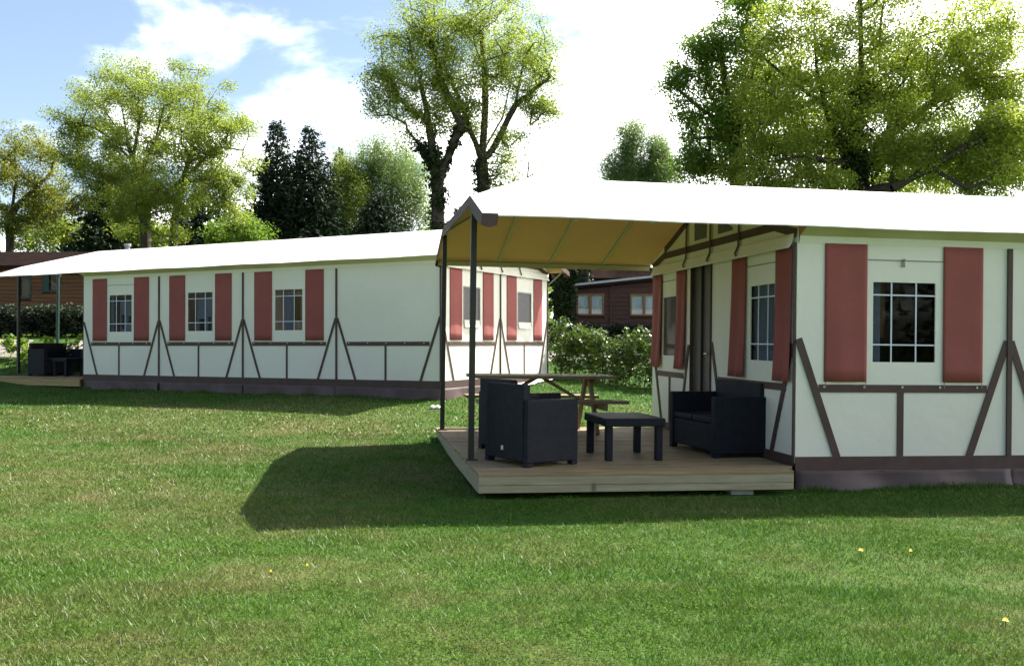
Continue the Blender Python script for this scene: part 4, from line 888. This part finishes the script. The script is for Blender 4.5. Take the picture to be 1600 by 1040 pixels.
def cabin_right():
    d = 33.0; L_ = at(884, 500, d); Rr = at(1075, 500, d); x0, y0 = L_[0], L_[1]; g = 1.28; s = d / FPX
    t = thing('cabin', 'dark brown plank cabin with net curtained windows seen under the near veranda', 'cabin', (x0, y0, g), R(1.5)); wdt = 7.6
    X = lambda px: (px - 884) * s; Z = lambda py: (CZ + (532.7 - py) * s) - g
    holes = []
    for a, b in ((903, 941), (987, 1026)): holes.append((X(a) - .06, X(b) + .06, Z(492) - .06, Z(463) + .06))
    def hz(x): return Z(447) + x * .112 - .20
    zt = hz(0)
    siding(t, 0, wdt, 0, zt, .145, 'cabin_dark', holes)
    mb = MB(); mb.box(0, wdt, .05, 6, 0, zt); mb.build('wall', 'cabin_dark', t)
    # rising gable boards above the last full course
    z = zt; 
    while z < hz(wdt) - .05:
        xa = (z - zt) / .112
        mb = MB(); zb = min(z + .133, hz(wdt)); mb.slab([(xa, -.035, z), (wdt, -.035, z), (wdt, -.023, zb), (min(xa + (zb - z) / .112, wdt - .01), -.023, zb)], (0, -1, 0), .02); mb.build('siding_board', 'cabin_dark', t); z += .145
    mb = MB(); mb.slab([(-.0, .02, zt), (wdt, .02, zt), (wdt, .02, hz(wdt)), ], (0, -1, 0), 5.5); mb.build('gable_wall', 'cabin_dark', t)
    mb = MB(); n_ = Vector((-.112, 0, 1)); mb.slab([(-.25, -.25, hz(-.25) + .16), (wdt + .3, -.25, hz(wdt + .3) + .16), (wdt + .3, 6.2, hz(wdt + .3) + .16), (-.25, 6.2, hz(-.25) + .16)], n_, .14); mb.build('roof', 'roof_dark', t)
    mb = MB(); mb.slab([(-.27, -.27, hz(-.27) + .20), (wdt + .3, -.27, hz(wdt + .3) + .20), (wdt + .3, -.27, hz(wdt + .3) + .125), (-.27, -.27, hz(-.27) + .125)], (0, -1, 0), .03); mb.build('roof_edge', 'fascia_grey', t)
    for a, b in ((903, 941), (987, 1026)): casement(t, X(a), X(b), Z(492), Z(463), 'frame_wood', 2)
    MB().box(X(955) - .05, X(955) + .05, -.055, -.036, 0, hz(X(955))).build('corner_board', 'cabin_dark', t)
    MB().box(-.06, .05, -.06, -.036, 0, zt).build('corner_board', 'cabin_dark', t)
cabin_right()
def cabin_left():
    d = 32.0; s = d / FPX; L_ = at(-160, 470, d); g = 1.45; t = thing('cabin', 'brown log cabin with low dark roof and chimney pipe behind the farther deck', 'cabin', (L_[0], L_[1], g), R(-3)); wdt = 13.5
    X = lambda px: (px + 160) * s; Z = lambda py: (CZ + (526.5 - py) * s) - g
    wins = ((39, 53, 466, 437), (77, 100, 455, 432), (-60, -30, 466, 437)); holes = [(X(a) - .06, X(b) + .06, Z(c) - .06, Z(e) + .06) for a, b, c, e in wins]
    zt = Z(417)
    siding(t, 0, wdt, 0, zt, .125, 'cabin_log', holes, .05)
    MB().box(0, wdt, .05, 5.5, 0, zt).build('wall', 'cabin_log', t)
    ze, zr = zt - .04, Z(387)
    mb = MB(); yr = 1.9
    mb.slab([(-.4, -.4, ze), (wdt + .4, -.4, ze), (wdt + .4, yr, zr), (-.4, yr, zr)], (0, -(zr - ze), yr + .4), .08); mb.slab([(-.4, yr, zr), (wdt + .4, yr, zr), (wdt + .4, 5.8, ze + .1), (-.4, 5.8, ze + .1)], (0, zr - ze, 3.6), .08)
    mb.build('roof', 'roof_dark', t); MB().box(-.4, wdt + .4, -.43, -.402, ze - .10, ze + .03).build('roof_edge', 'roof_dark', t)
    c = MB(); c.tube([(X(159), 2.2, zr - .1), (X(159), 2.2, zr + .22)], .085, 10); c.tube([(X(159), 2.2, zr + .22), (X(159), 2.2, zr + .32)], .12, 10); c.build('chimney', 'fascia_grey', t)
    for (a, b, c_, e) in wins: casement(t, X(a), X(b), Z(c_), Z(e), 'green_paint', 1, cur=False)
    MB().box(X(77) - .02, X(85), -.09, -.065, Z(456), Z(431)).build('shutter', 'green_paint', t)
cabin_left()
def cabin_behind():
    d = 44.0; s = d / FPX; L_ = at(872, 430, d); g = 1.6; t = thing('cabin', 'dark roofed cabin among tree trunks behind the plank cabin', 'cabin', (L_[0], L_[1], g)); wdt = 9; zt = CZ + (532 - 436) * s - g; zr = CZ + (532 - 412) * s - g
    siding(t, 0, wdt, 0, zt, .19, 'cabin_dark', [], .05); MB().box(0, wdt, .05, 5, 0, zt).build('wall', 'cabin_dark', t)
    mb = MB(); mb.slab([(-.3, -.4, zt), (wdt + .3, -.4, zt), (wdt + .3, 2.4, zr), (-.3, 2.4, zr)], (0, -(zr - zt), 2.8), .1); mb.slab([(-.3, 2.4, zr), (wdt + .3, 2.4, zr), (wdt + .3, 5.4, zt), (-.3, 5.4, zt)], (0, zr - zt, 3), .1); mb.build('roof', 'roof_dark', t)
cabin_behind()
# green pole behind the farther deck
p = at(90, 528, 26.5); o = thing('green_pole', 'slim green metal pole between the farther deck and the log cabin', 'pole', (p[0], p[1], gz(p[0], p[1])))
MB().tube([(0, 0, -.1), (0, 0, 1.9)], .045, 10).build('shaft', 'green_paint', o); MB().box(-.06, .06, -.06, .06, 1.9, 1.95).build('cap', 'green_paint', o)
# tree trunks in the gap above the plank cabin
for px, d, rpx, lab, iv_ in ((913, 38, 9, 'ivy covered trunk rising behind the plank cabin roof', True), (885, 40, 4, 'thin dark trunk left of the ivy covered trunk behind the plank cabin', False)):
    b = gat(px, d); t_ = at(px, 300, d)
    broad_tree('woodland_tree', lab, 'tree', [[lowdown(b), at(px, 430, d), at(px + 3, 330, d), tuple(t_)]], [E_(px, 330, d, 50, 34, 22, .6)], rpx * d / FPX, 190, .13, 'leaf_green', group=TG, seed=70 + px, ivy=[([at(px, 470, d), at(px, 400, d)], .30)] if iv_ else None)
# wood beyond, one mass
def far_wood():
    rg = np.random.default_rng(9); C = []; Rr = []
    for i in range(330):
        x = rg.uniform(-62, 70); y = rg.uniform(74, 86) - .004 * x * x; hgt = rg.uniform(3.0, 7.2)
        C.append((x, y, 1.6 + rg.uniform(0, hgt))); Rr.append(rg.uniform(1.0, 2.0))
    V, F, ti = leaf_cards(np.array(C), np.array(Rr), 60, .5, .9, .3, .7, rg); o = fast_mesh('distant_wood', V, F, 'leaf_green', None, ti); tag(o, 'distant green wood beyond the camp', 'wood', kind='stuff')
far_wood()
def near_wood():  # unseen trees added behind the camera so the panes mirror something dark
    rg = np.random.default_rng(19); C = []; Rr = []
    for i in range(260):
        a = rg.uniform(R(150), R(395)); rr = rg.uniform(34, 42); C.append((rr * math.cos(-a + math.pi), -8 - abs(rr * math.sin(a)) * .8, rg.uniform(0, 8.5))); Rr.append(rg.uniform(1.3, 2.3))
    V, F, ti = leaf_cards(np.array(C), np.array(Rr), 100, .42, .9, .3, .7, rg); o = fast_mesh('unseen_wood', V, F, 'leaf_green', None, ti); tag(o, 'unseen wood added behind the camera to darken the window reflections', 'wood', kind='stuff')
near_wood()

# ------------------------------------------------------------------ hedges and shrubs
def hedge(name, label, cat, p0, p1, h0, h1, dep, leaf, per_m, size, seed, stems=True, group=None, jag=.18, aspect=.55):
    rg = np.random.default_rng(seed); p0 = np.array(p0); p1 = np.array(p1); Lh = np.linalg.norm(p1 - p0); n = int(Lh * per_m); u = rg.random(n); C = np.zeros((n, 3)); d = (p1 - p0) / Lh; nn = np.array([-d[1], d[0]])
    off = rg.uniform(-.5, .5, n) * dep; hh = (h0 + (h1 - h0) * u) * (1 + jag * np.sin(u * Lh * 4.1) * np.sin(u * Lh * 1.7 + 1)); zz = rg.random(n) ** .75 * hh
    xy = p0 + np.outer(u, p1 - p0) + off[:, None] * nn; C[:, :2] = xy; C[:, 2] = ground_z(xy[:, 0], xy[:, 1]) + zz + .05
    o = np.array([p0[0], p0[1], gz(*p0)]); t = thing(name, label, cat, tuple(o), 0, group)
    if stems:
        k = int(Lh * 3.2); k = k if k > 3 else 1; uu = rg.random(k); b = p0 + np.outer(uu, p1 - p0) + rg.normal(size=(k, 2)) * .06; zb = ground_z(b[:, 0], b[:, 1]); B = np.stack([b[:, 0], b[:, 1], zb - .05], 1)
        Q = B + np.stack([rg.normal(size=k) * .12, rg.normal(size=k) * .12, np.full(k, .8) * (h0 + h1) / 2], 1); V, F = branches(B - o, Q - o, np.full(k, .014), np.full(k, .006)); tag(fast_mesh('stems', V, F, 'bark', t), kind='stuff')
    V, F, ti = leaf_cards(C - o, np.full(n, .17), int(26 * (.115 / size) ** 1.4), size, 1, .5, aspect, rg); fast_mesh('leaves', V, F, leaf, t, ti); return t
h0 = at(868, 590, 21.4); h1 = at(1052, 606, 18.8)
hedge('laurel_hedge', 'glossy laurel hedge in the gap between the two tents', 'hedge', h0[:2], h1[:2], .98, .95, .6, 'leaf_laurel', 76, .09, 81)
a = at(-60, 520, 29.2); b = at(150, 520, 28.6)
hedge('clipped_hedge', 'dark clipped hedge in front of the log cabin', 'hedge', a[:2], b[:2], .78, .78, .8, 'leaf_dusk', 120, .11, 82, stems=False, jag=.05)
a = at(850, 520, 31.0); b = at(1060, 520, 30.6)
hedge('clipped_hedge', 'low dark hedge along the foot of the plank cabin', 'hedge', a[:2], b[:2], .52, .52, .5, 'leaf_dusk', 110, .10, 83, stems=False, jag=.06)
a = at(868, 480, 31.5)
hedge('ivy_column', 'tall dark ivy mass at the left corner of the plank cabin', 'bush', a[:2], (a[0] + .55, a[1] + .2), 2.35, 2.2, .6, 'ivy', 420, .13, 84, stems=True, jag=.03)
for px, py, d, w_, h, leaf, lab, sd_ in ((20, 575, 24.2, .7, .34, 'leaf_shrub', 'young leafy shrub left of the veranda post by the gravel path', 91), (80, 545, 23.8, .25, .62, 'leaf_shrub', 'bright green shrub top above the loveseat on the farther deck', 92), (116, 548, 23.2, .4, .50, 'leaf_shrub', 'bright green shrub beside the corner of the farther tent', 93), (42, 575, 23.8, .25, .28, 'leaf_shrub', 'small darker shrub behind the veranda post of the farther deck', 94)):
    p = at(px, py, d); hedge('shrub', lab, 'shrub', (p[0] - w_ / 2, p[1]), (p[0] + w_ / 2, p[1]), h, h, .28, leaf, 24, .12, sd_, group='young shrubs beyond the farther deck', jag=.3)

# ------------------------------------------------------------------ small things on the lawn
def dandelion(px, py, label, r=.022, n=1):
    v = at(px, py, 1.0) - np.array([0, 0, CZ]); k = -CZ / v[2]; x, y = v[0] * k, v[1] * k
    o = thing('dandelion', label, 'flower', (x, y, gz(x, y)), 0, 'dandelions in the lawn'); MB().tube([(0, 0, 0), (.002, 0, .024)], .0025, 5).build('stem', 'stem_green', o)
    mb = MB(); rr = random.Random(px)
    for ring, (ra, zz, m) in enumerate(((1, .0, 16), (.75, .006, 13), (.45, .011, 9))):
        for i in range(m):
            a = 6.283 * i / m + ring; d = Vector((math.cos(a), math.sin(a), .18 + ring * .25)); s = Vector((-math.sin(a), math.cos(a), 0)) * r * .22; b = Vector((0, 0, .022 + zz)); e = b + d * r * ra
            mb.add([b, b + d * r * ra * .6 + s, e, b + d * r * ra * .6 - s], [(0, 1, 2, 3)])
    mb.build('flower_head', 'petal', o)
dandelion(1345, 861, 'yellow dandelion on the lawn in front of the near tent window, left of another', .019); dandelion(1423, 861, 'smaller yellow dandelion to the right of the one below the near window', .013)
dandelion(1571, 972, 'yellow dandelion at the lower right edge of the lawn', .018); dandelion(480, 888, 'yellow dandelion left of the veranda shadow on the lawn', .010)
dandelion(423, 898, 'tiny yellow dandelion below the tip of the veranda shadow', .010)
for i, (px, lab) in enumerate(((676, 'white stone left of the other at the foot of the farther tent corner'), (684, 'white stone right of the other at the foot of the farther tent corner'))):
    p = at(px, 630, 15.6); mb = MB(); r = random.Random(i); bm = bmesh.new(); bmesh.ops.create_icosphere(bm, subdivisions=2, radius=.045)
    for v in bm.verts: v.co = Vector((v.co.x * 1.1, v.co.y * 1.5, v.co.z * .8)) * (1 + .14 * r.uniform(-1, 1))
    me = bpy.data.meshes.new('stone'); bm.to_mesh(me); bm.free(); me.materials.append(M['plastic_white']); o = bpy.data.objects.new('stone', me); col.objects.link(o); o.location = (p[0], p[1], gz(p[0], p[1]) + .02); tag(o, lab, 'stone', 'white stones by the tent corner')
q = P2(L4 + .16, 3.2, 0); V = []; nx = 22; rr = random.Random(2)
for i in range(nx + 1):
    y = 2.3 + 2.3 * i / nx
    for j in range(4):
        a = P2(L4 + .10 + j * .075, y, 0); V.append((a.x, a.y, gz(a.x, a.y) + .025 + .022 * rr.random() + (.03 if j == 1 else 0)))
F = [(i * 4 + j, i * 4 + j + 1, i * 4 + j + 5, i * 4 + j + 4) for i in range(nx) for j in range(3)]
tag(fast_mesh('plastic_sheet', V, F, 'plastic_white'), 'crumpled white plastic edge along the foot of the sunlit gable', 'sheet')
